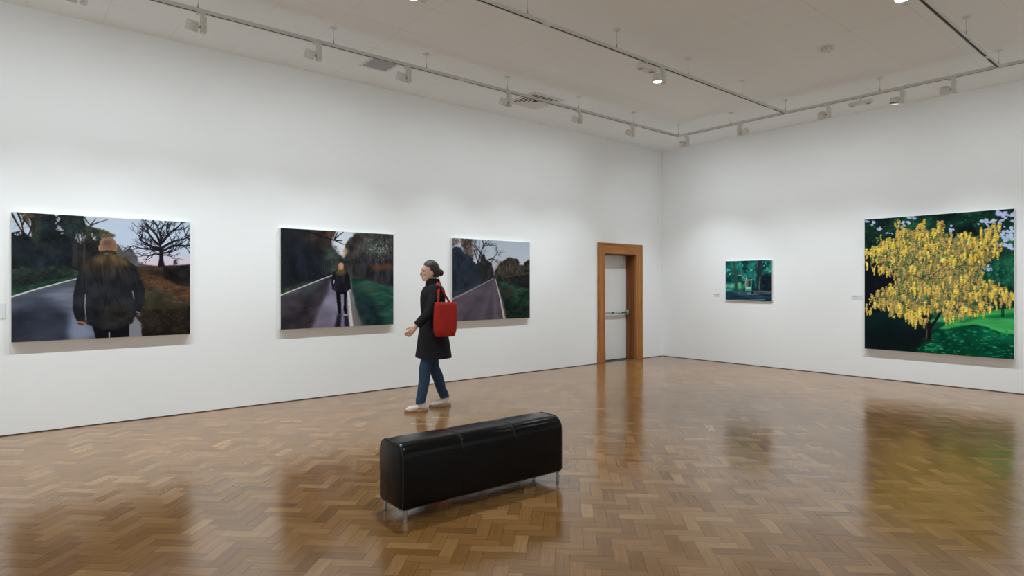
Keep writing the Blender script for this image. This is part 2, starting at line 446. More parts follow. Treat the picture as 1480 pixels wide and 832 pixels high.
# ------------------------------------------------------------------ painter: pictures computed as colour fields on the canvas
class Pic:
    def __init__(s, w, h, guide):
        s.w, s.h = w, h
        s.im = np.zeros((h, w, 3)); s.X, s.Y = np.meshgrid((np.arange(w) + .5) / w, (np.arange(h) + .5) / h)
        A = []; r = []
        for (x, y), (u, v) in zip(guide, ((0, 0), (1, 0), (1, 1), (0, 1))):
            A += [[x, y, 1, 0, 0, 0, -u * x, -u * y], [0, 0, 0, x, y, 1, -v * x, -v * y]]; r += [u, v]
        H = np.linalg.solve(np.array(A, float), np.array(r, float)); s.H = np.append(H, 1).reshape(3, 3)
    def m(s, p):
        q = s.H @ np.array([p[0], p[1], 1.0]); return (q[0] / q[2], q[1] / q[2])
    def ms(s, pts): return [s.m(p) for p in pts]
    def noise(s, fx, fy, octv=4, seed=0, gain=0.55):
        g = np.random.default_rng(seed); out = np.zeros((s.h, s.w)); amp = 1.0; tot = 0
        for _ in range(octv):
            nx, ny = int(fx) + 3, int(fy) + 3
            G = g.random((ny, nx)); xs = s.X * fx; ys = s.Y * fy
            ix = xs.astype(int); iy = ys.astype(int); tx = xs - ix; ty = ys - iy
            tx = tx * tx * (3 - 2 * tx); ty = ty * ty * (3 - 2 * ty)
            out += amp * ((G[iy, ix] * (1 - tx) + G[iy, ix + 1] * tx) * (1 - ty) + (G[iy + 1, ix] * (1 - tx) + G[iy + 1, ix + 1] * tx) * ty)
            tot += amp; amp *= gain; fx *= 2; fy *= 2
            if fx > s.w or fy > s.h: break
        return out / tot
    def blur(s, a, px):
        if px <= 0: return a
        fy = np.fft.fftfreq(s.h * 2)[:, None]; fx = np.fft.rfftfreq(s.w * 2)[None]
        b_ = np.pad(a, ((0, s.h), (0, s.w)), mode='symmetric')
        k = np.exp(-2 * (math.pi * px) ** 2 * (fx ** 2 + fy ** 2))
        return np.fft.irfft2(np.fft.rfft2(b_) * k, b_.shape)[:s.h, :s.w]
    def polymask(s, pts, soft=0.6, wob=0.0, wf=14, seed=1):
        X, Y = s.X, s.Y
        if wob:
            X = X + wob * (s.noise(wf, wf, 4, seed) - .5); Y = Y + wob * (s.noise(wf, wf, 4, seed + 50) - .5)
        ins = np.zeros((s.h, s.w), bool); n = len(pts)
        for i in range(n):
            x0, y0 = pts[i]; x1, y1 = pts[(i + 1) % n]
            if y0 == y1: continue
            c = ((y0 > Y) != (y1 > Y)) & (X < (x1 - x0) * (Y - y0) / (y1 - y0) + x0); ins ^= c
        return np.clip(s.blur(ins.astype(float), soft), 0, 1)
    def put(s, mask, col):
        col = np.asarray(col, float)
        s.im = s.im * (1 - mask[..., None]) + mask[..., None] * col
    def poly(s, pts, col, soft=0.6, wob=0.0, wf=14, seed=1, a=1.0, tex=0.0, tf=(20, 20)):
        k = s.polymask(s.ms(pts), soft, wob, wf, seed) * a
        c = np.asarray(col, float)
        if c.ndim == 1: c = np.broadcast_to(c, s.im.shape)
        if tex: c = c * (1 + tex * 2 * (s.noise(tf[0], tf[1], 4, seed + 9)[..., None] - .5) * 2)
        s.put(k, c)
    def grad(s, stops):
        """vertical gradient by v; stops (v, colour)"""
        vs = [a for a, _ in stops]
        return np.stack([np.interp(s.Y, vs, [c[i] for _, c in stops]) for i in range(3)], -1)
    def _bbox(s, x0, x1, y0, y1):
        return max(0, int(x0 * s.w) - 1), min(s.w, int(x1 * s.w) + 2), max(0, int(y0 * s.h) - 1), min(s.h, int(y1 * s.h) + 2)
    def seg(s, p, q, r0, r1, col, a=1.0):
        """stroke in picture fractions, radius in fractions of the width"""
        asp = s.h / s.w; r = max(r0, r1) + 1.5 / s.w
        i0, i1, j0, j1 = s._bbox(min(p[0], q[0]) - r, max(p[0], q[0]) + r, min(p[1], q[1]) - r / asp, max(p[1], q[1]) + r / asp)
        if i1 <= i0 or j1 <= j0: return
        X = s.X[j0:j1, i0:i1]; Y = s.Y[j0:j1, i0:i1] * asp
        dx, dy = q[0] - p[0], (q[1] - p[1]) * asp; l2 = dx * dx + dy * dy + 1e-12
        t = np.clip(((X - p[0]) * dx + (Y - p[1] * asp) * dy) / l2, 0, 1)
        d = np.hypot(X - p[0] - t * dx, Y - p[1] * asp - t * dy)
        k = np.clip(0.5 + (r0 + (r1 - r0) * t - d) * s.w, 0, 1) * a
        sub = s.im[j0:j1, i0:i1]; s.im[j0:j1, i0:i1] = sub * (1 - k[..., None]) + k[..., None] * np.asarray(col, float)
    def stroke(s, pts, r0, r1, col, a=1.0, mapped=False, smooth=4):
        pts = pts if mapped else s.ms(pts)
        if len(pts) > 2 and smooth: pts = spline(pts, smooth)
        n = len(pts) - 1
        for i in range(n):
            s.seg(pts[i], pts[i + 1], r0 + (r1 - r0) * i / n, r0 + (r1 - r0) * (i + 1) / n, col, a)
    def dab(s, u, v, ru, rv, col, a=1.0, ang=0.0, hard=1.0):
        asp = s.h / s.w; R = max(ru, rv) * 1.1
        i0, i1, j0, j1 = s._bbox(u - R, u + R, v - R / asp, v + R / asp)
        if i1 <= i0 or j1 <= j0: return
        X = s.X[j0:j1, i0:i1] - u; Y = (s.Y[j0:j1, i0:i1] - v) * asp
        ca, sa = math.cos(ang), math.sin(ang)
        d = np.hypot((X * ca + Y * sa) / ru, (-X * sa + Y * ca) / rv)
        k = np.clip((1 - d) * min(ru, rv) * s.w * hard + 0.5, 0, 1) * a
        sub = s.im[j0:j1, i0:i1]; s.im[j0:j1, i0:i1] = sub * (1 - k[..., None]) + k[..., None] * np.asarray(col, float)
    def branch(s, p, ang, ln, r, col, rnd, depth, spread=0.55, curl=0.35, a=1.0, up=0.0):
        """leafless branch that forks"""
        asp = s.h / s.w; q = p; n = 4
        for i in range(n):
            ang += rnd.uniform(-curl, curl) * 0.6 + up * math.cos(ang) * 0.12
            q2 = (q[0] + math.cos(ang) * ln / n, q[1] - math.sin(ang) * ln / n / asp)
            s.seg(q, q2, r * (1 - .16 * i), r * (1 - .16 * (i + 1)), col, a); q = q2
            if depth > 0 and i >= 1 and rnd.random() < 0.5:
                s.branch(q, ang + rnd.choice((-1, 1)) * rnd.uniform(.4, 1.0), ln * rnd.uniform(.4, .62), r * .5, col, rnd, depth - 1, spread, curl, a, up)
        if depth > 0:
            for sg_ in (-1, 1):
                s.branch(q, ang + sg_ * rnd.uniform(.15, spread), ln * rnd.uniform(.5, .75), r * .5, col, rnd, depth - 1, spread, curl, a, up)
    def foliage(s, pts, n, r0, r1, cols, rnd, a=.7, j=10):
        q = s.ms(pts); xs = [p[0] for p in q]; ys = [p[1] for p in q]; k = 0; tries = 0
        while k < n and tries < n * 30:
            tries += 1
            u, v = rnd.uniform(min(xs), max(xs)), rnd.uniform(min(ys), max(ys)); ins = False
            for i in range(len(q)):
                x0, y0 = q[i]; x1, y1 = q[(i + 1) % len(q)]
                if (y0 > v) != (y1 > v) and u < (x1 - x0) * (v - y0) / (y1 - y0) + x0: ins = not ins
            if not ins: continue
            c = rnd.choice(cols); d = rnd.uniform(-j, j)
            s.dab(u, v, rnd.uniform(r0, r1), rnd.uniform(r0, r1) * .7, [max(0, x + d) for x in c], a * rnd.uniform(.5, 1), rnd.uniform(0, 3)); k += 1
    def mottle(s, amt, fx, fy, seed):
        s.im *= (1 + amt * 2 * (s.noise(fx, fy, 5, seed)[..., None] - .5))

rnd = random.Random(5)
def rc(c, j): return [max(0, x + rnd.uniform(-j, j)) for x in c]

def picture_man_close():
    P = Pic(400, 320, [(58, 60), (993, 112), (993, 697), (60, 740)])
    P.im[:] = P.grad([(0, (166, 180, 196)), (.25, (172, 182, 198)), (.38, (196, 180, 190)), (.5, (190, 175, 185)), (1, (60, 60, 70))])
    # far hedge and trees to the right of the road
    P.poly([(560, 210), (610, 225), (640, 262), (680, 245), (712, 290), (722, 325), (780, 340), (780, 370), (560, 370)], (74, 72, 76), 1.2, .03, 18, 3, tex=.25)
    P.poly([(600, 225), (625, 235), (640, 300), (600, 330)], (84, 80, 78), 1.5, .03, 18, 4)
    # left wood: dark mass
    P.poly([(40, 175), (120, 160), (160, 190), (172, 60), (280, 60), (300, 90), (330, 60), (438, 70), (450, 130), (520, 170), (530, 215), (520, 250), (520, 380), (40, 380)], (29, 35, 40), 1.0, .04, 22, 6, tex=.3, tf=(14, 10))
    P.poly([(178, 70), (205, 70), (215, 190), (200, 260), (170, 200)], (50, 56, 48), 2.0, .05, 20, 8, a=.7, tex=.3)
    P.poly([(330, 80), (430, 80), (440, 200), (400, 260), (350, 180)], (40, 48, 48), 2.5, .05, 20, 12, a=.7, tex=.3)
    P.poly([(440, 140), (540, 150), (590, 190), (525, 200), (470, 225), (400, 210)], (46, 55, 46), 1.2, .05, 24, 13, tex=.4, tf=(40, 40))
    P.poly([(520, 150), (560, 165), (600, 190), (560, 205), (530, 190)], (96, 86, 62), 1.2, .05, 24, 14, tex=.3)
    P.poly([(400, 200), (520, 215), (520, 350), (380, 350)], (38, 38, 38), 2.0, .03, 20, 15, tex=.3)
    # sky seen through
    for cx_, cy_, n_, sp in ((100, 130, 26, 34), (150, 120, 18, 20), (310, 155, 7, 9), (418, 195, 26, 18), (300, 105, 4, 6), (470, 100, 14, 20), (490, 190, 6, 10)):
        for _ in range(n_):
            u, v = P.m((rnd.gauss(cx_, sp * .6), rnd.gauss(cy_, sp * .7)))
            
            for _ in range(3): P.dab(u + rnd.gauss(0, .006), v + rnd.gauss(0, .007), rnd.uniform(.002, .007), rnd.uniform(.002, .006), rc((164, 164, 174), 14), .9, rnd.random() * 3)
    P.foliage([(40, 190), (172, 190), (180, 70), (430, 70), (450, 200), (400, 340), (40, 350)], 420, .004, .010, ((22, 28, 34), (38, 44, 44), (30, 36, 42), (44, 48, 42)), rnd, .55, 5)
    P.foliage([(300, 80), (440, 75), (450, 190), (330, 180)], 160, .004, .009, ((50, 56, 48), (40, 50, 48), (30, 36, 38)), rnd, .6, 6)
    P.foliage([(440, 140), (540, 150), (600, 185), (520, 215), (440, 210)], 120, .003, .007, ((70, 66, 48), (50, 56, 44), (40, 46, 40)), rnd, .7, 8)
    P.foliage([(90, 62), (290, 68), (180, 110), (150, 130)], 120, .003, .007, ((62, 52, 44), (50, 46, 42), (40, 40, 38)), rnd, .75, 8)
    P.foliage([(600, 225), (680, 250), (712, 295), (720, 330), (610, 330)], 90, .003, .007, ((82, 78, 78), (66, 66, 68)), rnd, .6, 6)
    for pts in ([(62, 70), (95, 130), (125, 175)], [(90, 60), (110, 110), (125, 180)], [(150, 75), (168, 120), (150, 180), (125, 190)], [(130, 90), (118, 130)], [(165, 70), (180, 130), (168, 190)], [(120, 95), (150, 130), (160, 150)]):
        P.stroke(pts, .0055, .003, (40, 34, 32))
    for pts in ([(450, 200), (470, 140), (500, 120), (560, 100)], [(440, 90), (470, 125), (520, 110)], [(435, 215), (445, 270), (440, 330)], [(470, 130), (500, 95)], [(405, 180), (412, 215), (402, 240)], [(425, 180), (430, 225)]):
        P.stroke(pts, .004, .002, (52, 44, 38))
    for _ in range(30):
        u, v = P.m((rnd.uniform(100, 175), rnd.uniform(65, 100))); P.dab(u, v, .008, .006, rc((72, 58, 48), 12), .7)
    for x in (385, 400, 440):
        P.stroke([(x, 230), (x - 3, 345)], .005, .006, (60, 60, 54), .55)
    # hedge
    P.poly([(40, 358), (120, 348), (200, 360), (270, 345), (340, 342), (420, 368), (420, 410), (60, 480), (40, 480)], (44, 52, 46), 1.4, .03, 20, 20, tex=.35, tf=(30, 20))
    P.poly([(40, 380), (150, 385), (300, 380), (400, 395), (400, 405), (60, 465)], (27, 34, 36), 2.5, .03, 20, 21, a=.75, tex=.3)
    P.poly([(40, 470), (200, 428), (330, 408), (420, 395), (420, 412), (60, 500), (40, 500)], (40, 62, 50), 1.3, .015, 20, 22, tex=.3)
    P.foliage([(40, 370), (120, 352), (270, 348), (400, 372), (400, 395), (60, 460)], 260, .003, .008, ((52, 60, 52), (34, 42, 40), (44, 54, 48)), rnd, .6, 6)
    # road
    P.poly([(40, 505), (200, 458), (400, 410), (560, 400), (740, 560), (740, 760), (40, 780)], (88, 92, 106), 1.0, 0, seed=23, tex=.16, tf=(4, 18))
    P.poly([(40, 560), (200, 520), (330, 560), (400, 640), (360, 760), (40, 780)], (44, 48, 60), 9, .08, 6, 24, a=.9, tex=.25, tf=(6, 10))
    P.poly([(60, 515), (250, 460), (390, 425), (390, 440), (250, 480), (60, 560)], (62, 66, 78), 4, .03, 8, 25, a=.6)
    P.poly([(380, 560), (440, 620), (500, 700), (380, 745), (360, 690)], (126, 136, 160), 6, .03, 8, 26, a=.75)
    P.stroke([(60, 503), (200, 460), (330, 426), (400, 409)], .0045, .0025, (186, 186, 184), smooth=0)
    # verge on the right
    P.poly([(690, 345), (780, 338), (830, 342), (1000, 335), (1000, 720), (735, 720), (700, 580)], (60, 50, 40), 1.0, .01, 10, 30, tex=.35, tf=(10, 26))
    P.poly([(720, 380), (800, 390), (900, 430), (1000, 470), (1000, 520), (860, 470), (740, 430)], (92, 62, 44), 4, .05, 10, 31, a=.75, tex=.3, tf=(12, 30))
    P.poly([(740, 560), (1000, 560), (1000, 720), (735, 720)], (30, 25, 22), 7, .05, 10, 32, a=.9, tex=.4, tf=(20, 20))
    P.poly([(740, 440), (800, 450), (900, 500), (860, 560), (740, 560)], (60, 60, 46), 6, .06, 10, 33, a=.6, tex=.3)
    P.poly([(850, 345), (1000, 335), (1000, 450), (930, 440), (860, 405)], (34, 31, 30), 2, .03, 14, 34, tex=.35)
    P.foliage([(720, 380), (1000, 440), (1000, 720), (740, 720), (720, 560)], 420, .003, .012, ((72, 54, 40), (44, 38, 30), (28, 24, 22), (60, 50, 38), (50, 50, 40)), rnd, .45, 6)
    P.poly([(690, 590), (735, 640), (740, 720), (672, 720), (672, 660)], (120, 120, 130), 1.2, 0, seed=35)
    # bare tree
    tr = (27, 24, 30)
    P.poly([(822, 345), (830, 300), (828, 240), (850, 240), (850, 300), (860, 345)], tr, .6)
    for pts, r in (([(838, 262), (800, 255), (740, 250), (690, 236)], .008), ([(836, 250), (790, 240), (745, 215), (728, 200), (745, 195)], .009), ([(835, 235), (800, 205), (770, 165), (740, 140)], .008),
                   ([(838, 225), (815, 180), (790, 150), (760, 120)], .009), ([(842, 225), (838, 170), (850, 120)], .006), ([(845, 220), (880, 175), (925, 140), (950, 115)], .009), ([(848, 245), (900, 215), (960, 200), (975, 195)], .009),
                   ([(848, 262), (910, 235), (970, 235), (990, 232)], .008), ([(846, 275), (890, 268), (920, 255)], .007), ([(836, 282), (800, 280), (770, 292)], .005), ([(850, 285), (890, 282)], .004), ([(838, 200), (820, 130), (800, 112)], .005), ([(875, 180), (870, 140), (880, 110)], .005)):
        P.stroke(pts, r, .0022, tr)
        q = P.ms(pts)
        for k in range(1, len(q)):
            for _ in range(3):
                t = rnd.random(); a_ = q[k - 1]; c_ = q[k]
                p0 = (a_[0] + t * (c_[0] - a_[0]), a_[1] + t * (c_[1] - a_[1]))
                an = math.atan2(-(c_[1] - a_[1]), c_[0] - a_[0]) + rnd.choice((-1, 1)) * rnd.uniform(.3, 1.0)
                P.branch(p0, an, rnd.uniform(.04, .08), .0028, tr, rnd, 1, .6, .5, .95, .8)
    for pts in ([(993, 210), (965, 170), (955, 130), (940, 115)], [(993, 280), (975, 250), (955, 240)], [(960, 150), (985, 130)]):
        P.stroke(pts, .0035, .002, tr, .9)
    P.poly([(902, 335), (905, 312), (918, 308), (928, 335)], (58, 56, 58), .8, .02, 30, 36)
    # the walker, seen from behind
    ct = (33, 34, 38)
    P.poly([(478, 640), (500, 720), (672, 716), (674, 640)], (18, 17, 22), .7)
    P.poly([(565, 688), (572, 688), (574, 722), (566, 722)], (150, 154, 168), .5)
    P.poly([(525, 278), (470, 305), (425, 335), (402, 400), (384, 480), (378, 560), (390, 610), (403, 628), (440, 632), (455, 646), (480, 655), (540, 672), (610, 668), (690, 640), (700, 610), (735, 575), (752, 520), (756, 460), (730, 400), (712, 345), (660, 308), (605, 285)], ct, .7, tex=.3, tf=(16, 10))
    P.poly([(520, 280), (470, 305), (420, 345), (440, 360), (520, 340), (600, 345), (690, 340), (660, 308), (605, 285)], (88, 70, 48), 5, .05, 14, 40, a=.85, tex=.3, tf=(30, 8))
    P.poly([(470, 330), (560, 320), (650, 330), (680, 380), (560, 400), (440, 380)], (58, 52, 46), 9, .06, 12, 41, a=.7, tex=.4, tf=(34, 8))
    P.poly([(540, 540), (640, 520), (690, 620), (600, 660), (520, 640)], (46, 42, 38), 8, .05, 12, 44, a=.7, tex=.3)
    for x0, y0, x1, y1 in ((470, 350, 520, 480), (520, 340, 530, 480), (600, 345, 640, 470), (650, 340, 690, 430), (440, 380, 430, 560), (690, 380, 720, 560), (560, 460, 520, 640), (600, 500, 660, 640)):
        P.stroke([(x0, y0), ((x0 + x1) / 2 + 6, (y0 + y1) / 2), (x1, y1)], .005, .002, (24, 25, 30), .4)
        P.stroke([(x0 + 9, y0), ((x0 + x1) / 2 + 15, (y0 + y1) / 2), (x1 + 9, y1)], .003, .002, (58, 54, 50), .3)
    P.poly([(442, 488), (448, 488), (446, 560), (452, 635), (447, 625), (441, 560)], (128, 130, 142), .5)
    P.poly([(688, 470), (693, 470), (700, 515), (696, 512)], (140, 142, 150), .5)
    P.poly([(403, 628), (440, 632), (446, 648), (425, 655), (408, 648)], (140, 96, 66), .7, .02, 30, 45)
    P.stroke([(408, 640), (432, 646)], .004, .003, (64, 40, 26))
    P.stroke([(712, 580), (728, 585)], .004, .003, (140, 130, 126)); P.stroke([(714, 592), (730, 596)], .003, .003, (110, 100, 98))
    # head
    P.poly([(518, 240), (524, 268), (600, 272), (607, 240)], (100, 76, 62), .8)
    P.poly([(519, 245), (520, 215), (535, 198), (562, 193), (590, 198), (604, 215), (607, 245), (600, 268), (525, 266)], (134, 108, 90), .8, 0, tex=.12)
    P.poly([(530, 225), (545, 208), (585, 208), (596, 228), (596, 255), (530, 255)], (100, 74, 60), 3, .03, 20, 47, a=.85, tex=.2)
    P.poly([(512, 236), (519, 236), (522, 268), (516, 262)], (176, 128, 98), .5); P.poly([(606, 236), (611, 240), (607, 264), (602, 268)], (160, 112, 80), .5)
    P.poly([(522, 264), (562, 258), (604, 266), (606, 285), (562, 276), (524, 284)], (56, 46, 36), .8)
    return P

def picture_man_far():
    P = Pic(300, 240, [(66, 84), (778, 126), (778, 694), (68, 726)])
    P.im[:] = P.grad([(0, (186, 196, 208)), (.3, (206, 204, 208)), (1, (120, 110, 110))])
    P.poly([(40, 60), (405, 60), (405, 130), (385, 160), (392, 205), (420, 240), (448, 262), (470, 300), (470, 400), (40, 520)], (32, 33, 37), 1.3, .035, 20, 3, tex=.25, tf=(12, 9))
    P.poly([(250, 90), (400, 100), (385, 190), (330, 200), (230, 170)], (58, 46, 42), 6, .06, 12, 4, a=.85, tex=.3)
    P.poly([(360, 95), (402, 105), (390, 165), (365, 160)], (92, 64, 48), 4, .06, 16, 5, a=.7)
    P.poly([(330, 215), (395, 210), (440, 265), (470, 330), (400, 390), (330, 380)], (62, 70, 64), 6, .05, 14, 6, a=.8, tex=.3)
    P.poly([(80, 150), (330, 260), (330, 420), (80, 440)], (25, 30, 38), 12, .1, 8, 7, a=.7, tex=.3, tf=(20, 6))
    P.foliage([(66, 84), (400, 100), (440, 270), (400, 390), (66, 470)], 420, .004, .011, ((28, 30, 36), (40, 42, 42), (52, 44, 40), (34, 40, 44)), rnd, .45, 5)
    P.foliage([(480, 250), (500, 150), (545, 118), (778, 126), (778, 460), (520, 390)], 520, .003, .008, ((72, 66, 60), (44, 44, 46), (58, 62, 58), (36, 36, 42)), rnd, .5, 7)
    for x in (340, 352, 366, 380): P.stroke([(x, 290), (x - 2, 395)], .004, .004, (26, 30, 34), .6)
    P.poly([(480, 250), (474, 195), (500, 150), (545, 115), (800, 120), (800, 480), (500, 400), (440, 330)], (60, 56, 54), 1.3, .04, 22, 10, tex=.3, tf=(34, 12))
    P.poly([(520, 280), (640, 260), (800, 300), (800, 470), (640, 420), (520, 390)], (40, 40, 46), 6, .06, 14, 11, a=.8, tex=.35, tf=(40, 10))
    P.poly([(470, 215), (500, 225), (500, 250), (470, 255)], (150, 112, 72), 2.5, .06, 30, 12, a=.8)
    P.poly([(640, 320), (720, 305), (790, 330), (780, 345), (640, 350)], (100, 68, 48), 4, .05, 18, 13, a=.75)
    P.poly([(560, 130), (700, 150), (760, 260), (640, 250)], (66, 78, 70), 7, .08, 14, 14, a=.6, tex=.4, tf=(50, 30))
    P.poly([(420, 270), (500, 270), (500, 395), (400, 395)], (54, 56, 52), 5, .05, 20, 15, a=.8, tex=.3)
    for _ in range(75):
        u, v = P.m((rnd.gauss(680, 48), rnd.gauss(225, 28))); P.dab(u, v, .003, rnd.uniform(.004, .009), rc((150, 158, 160), 20), rnd.uniform(.4, .9), rnd.uniform(-.5, .5))
    for _ in range(60):
        u, v = P.m((rnd.uniform(540, 770), rnd.uniform(150, 320))); P.dab(u, v, .002, rnd.uniform(.006, .014), rc((104, 106, 104), 18), .5, rnd.uniform(-.2, .2))
    for pts in ([(240, 110), (320, 140), (400, 162), (465, 190)], [(405, 160), (430, 135), (462, 112)], [(408, 150), (425, 115)], [(420, 165), (455, 165)], [(330, 142), (290, 120)]):
        P.stroke(pts, .006, .003, (26, 26, 30))
    # verges
    P.poly([(40, 480), (200, 430), (330, 398), (392, 380), (395, 388), (60, 512)], (46, 54, 46), 2, .02, 16, 16, tex=.3)
    P.poly([(500, 395), (560, 405), (650, 430), (800, 465), (800, 720), (590, 720), (520, 500)], (40, 74, 64), 2.0, .02, 14, 20, tex=.25, tf=(8, 26))
    P.poly([(500, 430), (560, 480), (680, 560), (720, 720), (590, 720), (530, 560)], (28, 40, 46), 9, .07, 10, 21, a=.9, tex=.3)
    P.poly([(540, 450), (640, 450), (700, 480), (600, 490)], (66, 74, 58), 6, .06, 12, 22, a=.6)
    # road
    P.poly([(40, 525), (230, 445), (392, 384), (500, 390), (500, 470), (520, 560), (565, 720), (40, 760)], (70, 66, 74), 1.0, 0, seed=24, tex=.2, tf=(6, 16))
    P.poly([(40, 560), (250, 460), (400, 390), (330, 560), (270, 720), (40, 760)], (50, 46, 52), 5, .05, 8, 25, a=.85, tex=.3, tf=(10, 12))
    P.poly([(230, 450), (330, 410), (290, 480), (190, 520)], (62, 74, 76), 5, .04, 8, 26, a=.7)
    P.poly([(385, 420), (500, 400), (520, 560), (525, 720), (270, 720), (330, 560)], (126, 122, 142), 4, .03, 8, 27, a=.9, tex=.14, tf=(8, 14))
    P.poly([(330, 560), (380, 600), (420, 715), (270, 720)], (98, 90, 106), 6, .04, 8, 28, a=.7)
    P.stroke([(66, 510), (230, 446), (390, 384)], .005, .0035, (176, 178, 182), smooth=0)
    P.poly([(485, 475), (500, 470), (528, 715), (503, 715)], (190, 186, 186), .8)
    P.poly([(500, 480), (514, 520), (562, 715), (528, 715)], (112, 106, 106), 1)
    # reflections and the walker
    P.poly([(424, 630), (452, 630), (446, 715), (405, 715)], (28, 26, 34), 1.8, a=.9); P.poly([(466, 634), (490, 634), (502, 715), (470, 715)], (28, 26, 34), 1.8, a=.9)
    P.poly([(415, 480), (420, 540), (430, 625), (448, 628), (450, 590), (445, 500), (466, 500), (464, 600), (470, 625), (484, 628), (482, 540), (486, 480)], (16, 15, 22), .7)
    P.poly([(428, 345), (395, 370), (386, 420), (390, 470), (410, 485), (450, 490), (490, 482), (510, 470), (505, 400), (490, 365), (465, 345)], (30, 30, 38), .8, tex=.3, tf=(40, 10))
    P.poly([(425, 345), (468, 345), (490, 370), (450, 385), (405, 375)], (96, 84, 56), 2.5, .03, 20, 30, a=.8)
    P.poly([(430, 322), (436, 308), (450, 304), (462, 312), (464, 334), (456, 346), (434, 345)], (178, 138, 108), .7); P.poly([(430, 340), (464, 340), (464, 350), (428, 350)], (150, 116, 74), .8)
    P.stroke([(503, 476), (507, 484)], .006, .005, (150, 130, 130)); P.stroke([(404, 415), (402, 435)], .004, .003, (170, 168, 176))
    P.stroke([(466, 634), (488, 634)], .0045, .004, (170, 160, 150))
    return P

def picture_road():
    P = Pic(300, 240, [(83, 53), (743, 90), (746, 735), (84, 768)])
    P.im[:] = P.grad([(0, (158, 168, 180)), (.3, (172, 176, 186)), (.42, (190, 168, 172)), (.5, (186, 160, 160)), (1, (60, 60, 60))])
    br = (40, 36, 42)
    for pts, r in (([(300, 280), (320, 200), (350, 120), (400, 70)], .009), ([(330, 190), (300, 150), (270, 100), (255, 70)], .006), ([(345, 130), (350, 75)], .006), ([(300, 260), (285, 200), (265, 150)], .006), ([(385, 240), (430, 225), (460, 190), (480, 160)], .006), ([(420, 232), (460, 240)], .004), ([(350, 130), (400, 110)], .004), ([(300, 180), (250, 110)], .004)):
        P.stroke(pts, r, .002, br)
        q = P.ms(pts)
        for k in range(1, len(q)):
            for _ in range(3):
                t = rnd.random(); a_, c_ = q[k - 1], q[k]; p0 = (a_[0] + t * (c_[0] - a_[0]), a_[1] + t * (c_[1] - a_[1]))
                P.branch(p0, math.atan2(-(c_[1] - a_[1]), c_[0] - a_[0]) + rnd.choice((-1, 1)) * rnd.uniform(.4, .9), rnd.uniform(.05, .09), .0026, br, rnd, 1, .6, .4, .9, .5)
    P.poly([(160, 60), (250, 62), (260, 140), (262, 250), (200, 210), (165, 120)], (70, 54, 50), 2.0, .06, 26, 3, a=.9, tex=.4, tf=(40, 40))
    P.poly([(84, 60), (150, 60), (160, 110), (110, 130), (84, 130)], (88, 66, 60), 2.0, .09, 22, 4, a=.75, tex=.4, tf=(40, 40))
    P.poly([(70, 150), (110, 130), (140, 135), (165, 145), (190, 185), (240, 215), (265, 245), (290, 285), (330, 250), (325, 200), (350, 195), (375, 245), (415, 262), (425, 310), (436, 345), (440, 400), (70, 575)], (38, 44, 54), 1.1, .03, 26, 5, tex=.2, tf=(26, 12))
    P.poly([(310, 270), (330, 205), (350, 200), (372, 245), (412, 265), (425, 320), (435, 390), (330, 420), (310, 380)], (42, 38, 38), 3, .05, 22, 6, a=.85, tex=.35, tf=(34, 20))
    P.foliage([(84, 160), (140, 140), (240, 220), (290, 290), (330, 210), (420, 270), (436, 390), (84, 540)], 420, .004, .009, ((34, 42, 52), (46, 52, 60), (44, 42, 44), (28, 34, 42)), rnd, .5, 5)
    P.poly([(90, 520), (250, 460), (380, 410), (380, 420), (90, 560)], (56, 62, 68), 3, .02, 12, 7, a=.7)
    P.poly([(442, 350), (470, 300), (500, 250), (545, 240), (565, 212), (600, 225), (640, 240), (662, 285), (690, 285), (720, 245), (760, 235), (760, 520), (440, 405)], (46, 44, 40), 1.1, .04, 26, 8, tex=.4, tf=(40, 26))
    P.poly([(460, 300), (560, 250), (650, 270), (650, 350), (520, 375), (455, 360)], (68, 60, 50), 6, .07, 16, 9, a=.7, tex=.4, tf=(50, 30))
    P.foliage([(442, 360), (500, 250), (565, 215), (640, 245), (690, 290), (743, 240), (743, 480), (540, 400)], 380, .003, .008, ((58, 52, 46), (38, 36, 36), (70, 64, 52), (30, 30, 32)), rnd, .55, 6)
    P.stroke([(525, 380), (600, 375), (680, 362), (740, 345)], .006, .004, (96, 80, 56), .7)
    P.poly([(540, 385), (760, 360), (760, 500), (640, 460), (540, 410)], (28, 28, 30), 5, .05, 16, 10, a=.9, tex=.4)
    P.poly([(445, 400), (500, 410), (600, 440), (760, 500), (760, 760), (540, 760), (480, 500)], (34, 54, 44), 2, .02, 12, 12, tex=.35, tf=(16, 24))
    P.poly([(470, 440), (560, 480), (640, 540), (560, 560), (520, 520)], (46, 40, 36), 6, .06, 14, 13, a=.85, tex=.3)
    P.poly([(500, 540), (580, 590), (660, 600), (740, 640), (740, 740), (545, 760)], (22, 36, 30), 7, .08, 12, 14, a=.9, tex=.5, tf=(30, 30))
    for _ in range(60):
        u, v = P.m((rnd.uniform(580, 745), rnd.uniform(560, 735))); P.dab(u, v, .006, .003, rc((50, 74, 60), 12), .5, rnd.uniform(-.6, .6))
    P.poly([(70, 580), (250, 490), (430, 398), (452, 402), (520, 600), (560, 770), (70, 790)], (82, 74, 84), .9, 0, seed=15, tex=.1, tf=(5, 12))
    for (x0, x1, c, w, a_) in ((150, 190, (58, 54, 64), 6, .8), (300, 330, (98, 92, 104), 6, .7), (370, 420, (66, 62, 74), 5, .7), (440, 480, (96, 90, 100), 4, .7), (95, 60, (76, 62, 66), 6, .7), (230, 280, (72, 66, 80), 6, .6)):
        P.poly([(436, 405), (440, 405), (x1, 775), (x0, 775)], c, w, 0, seed=16, a=a_)
    P.stroke([(84, 580), (250, 497), (432, 400)], .005, .003, (150, 146, 148), .85, smooth=0)
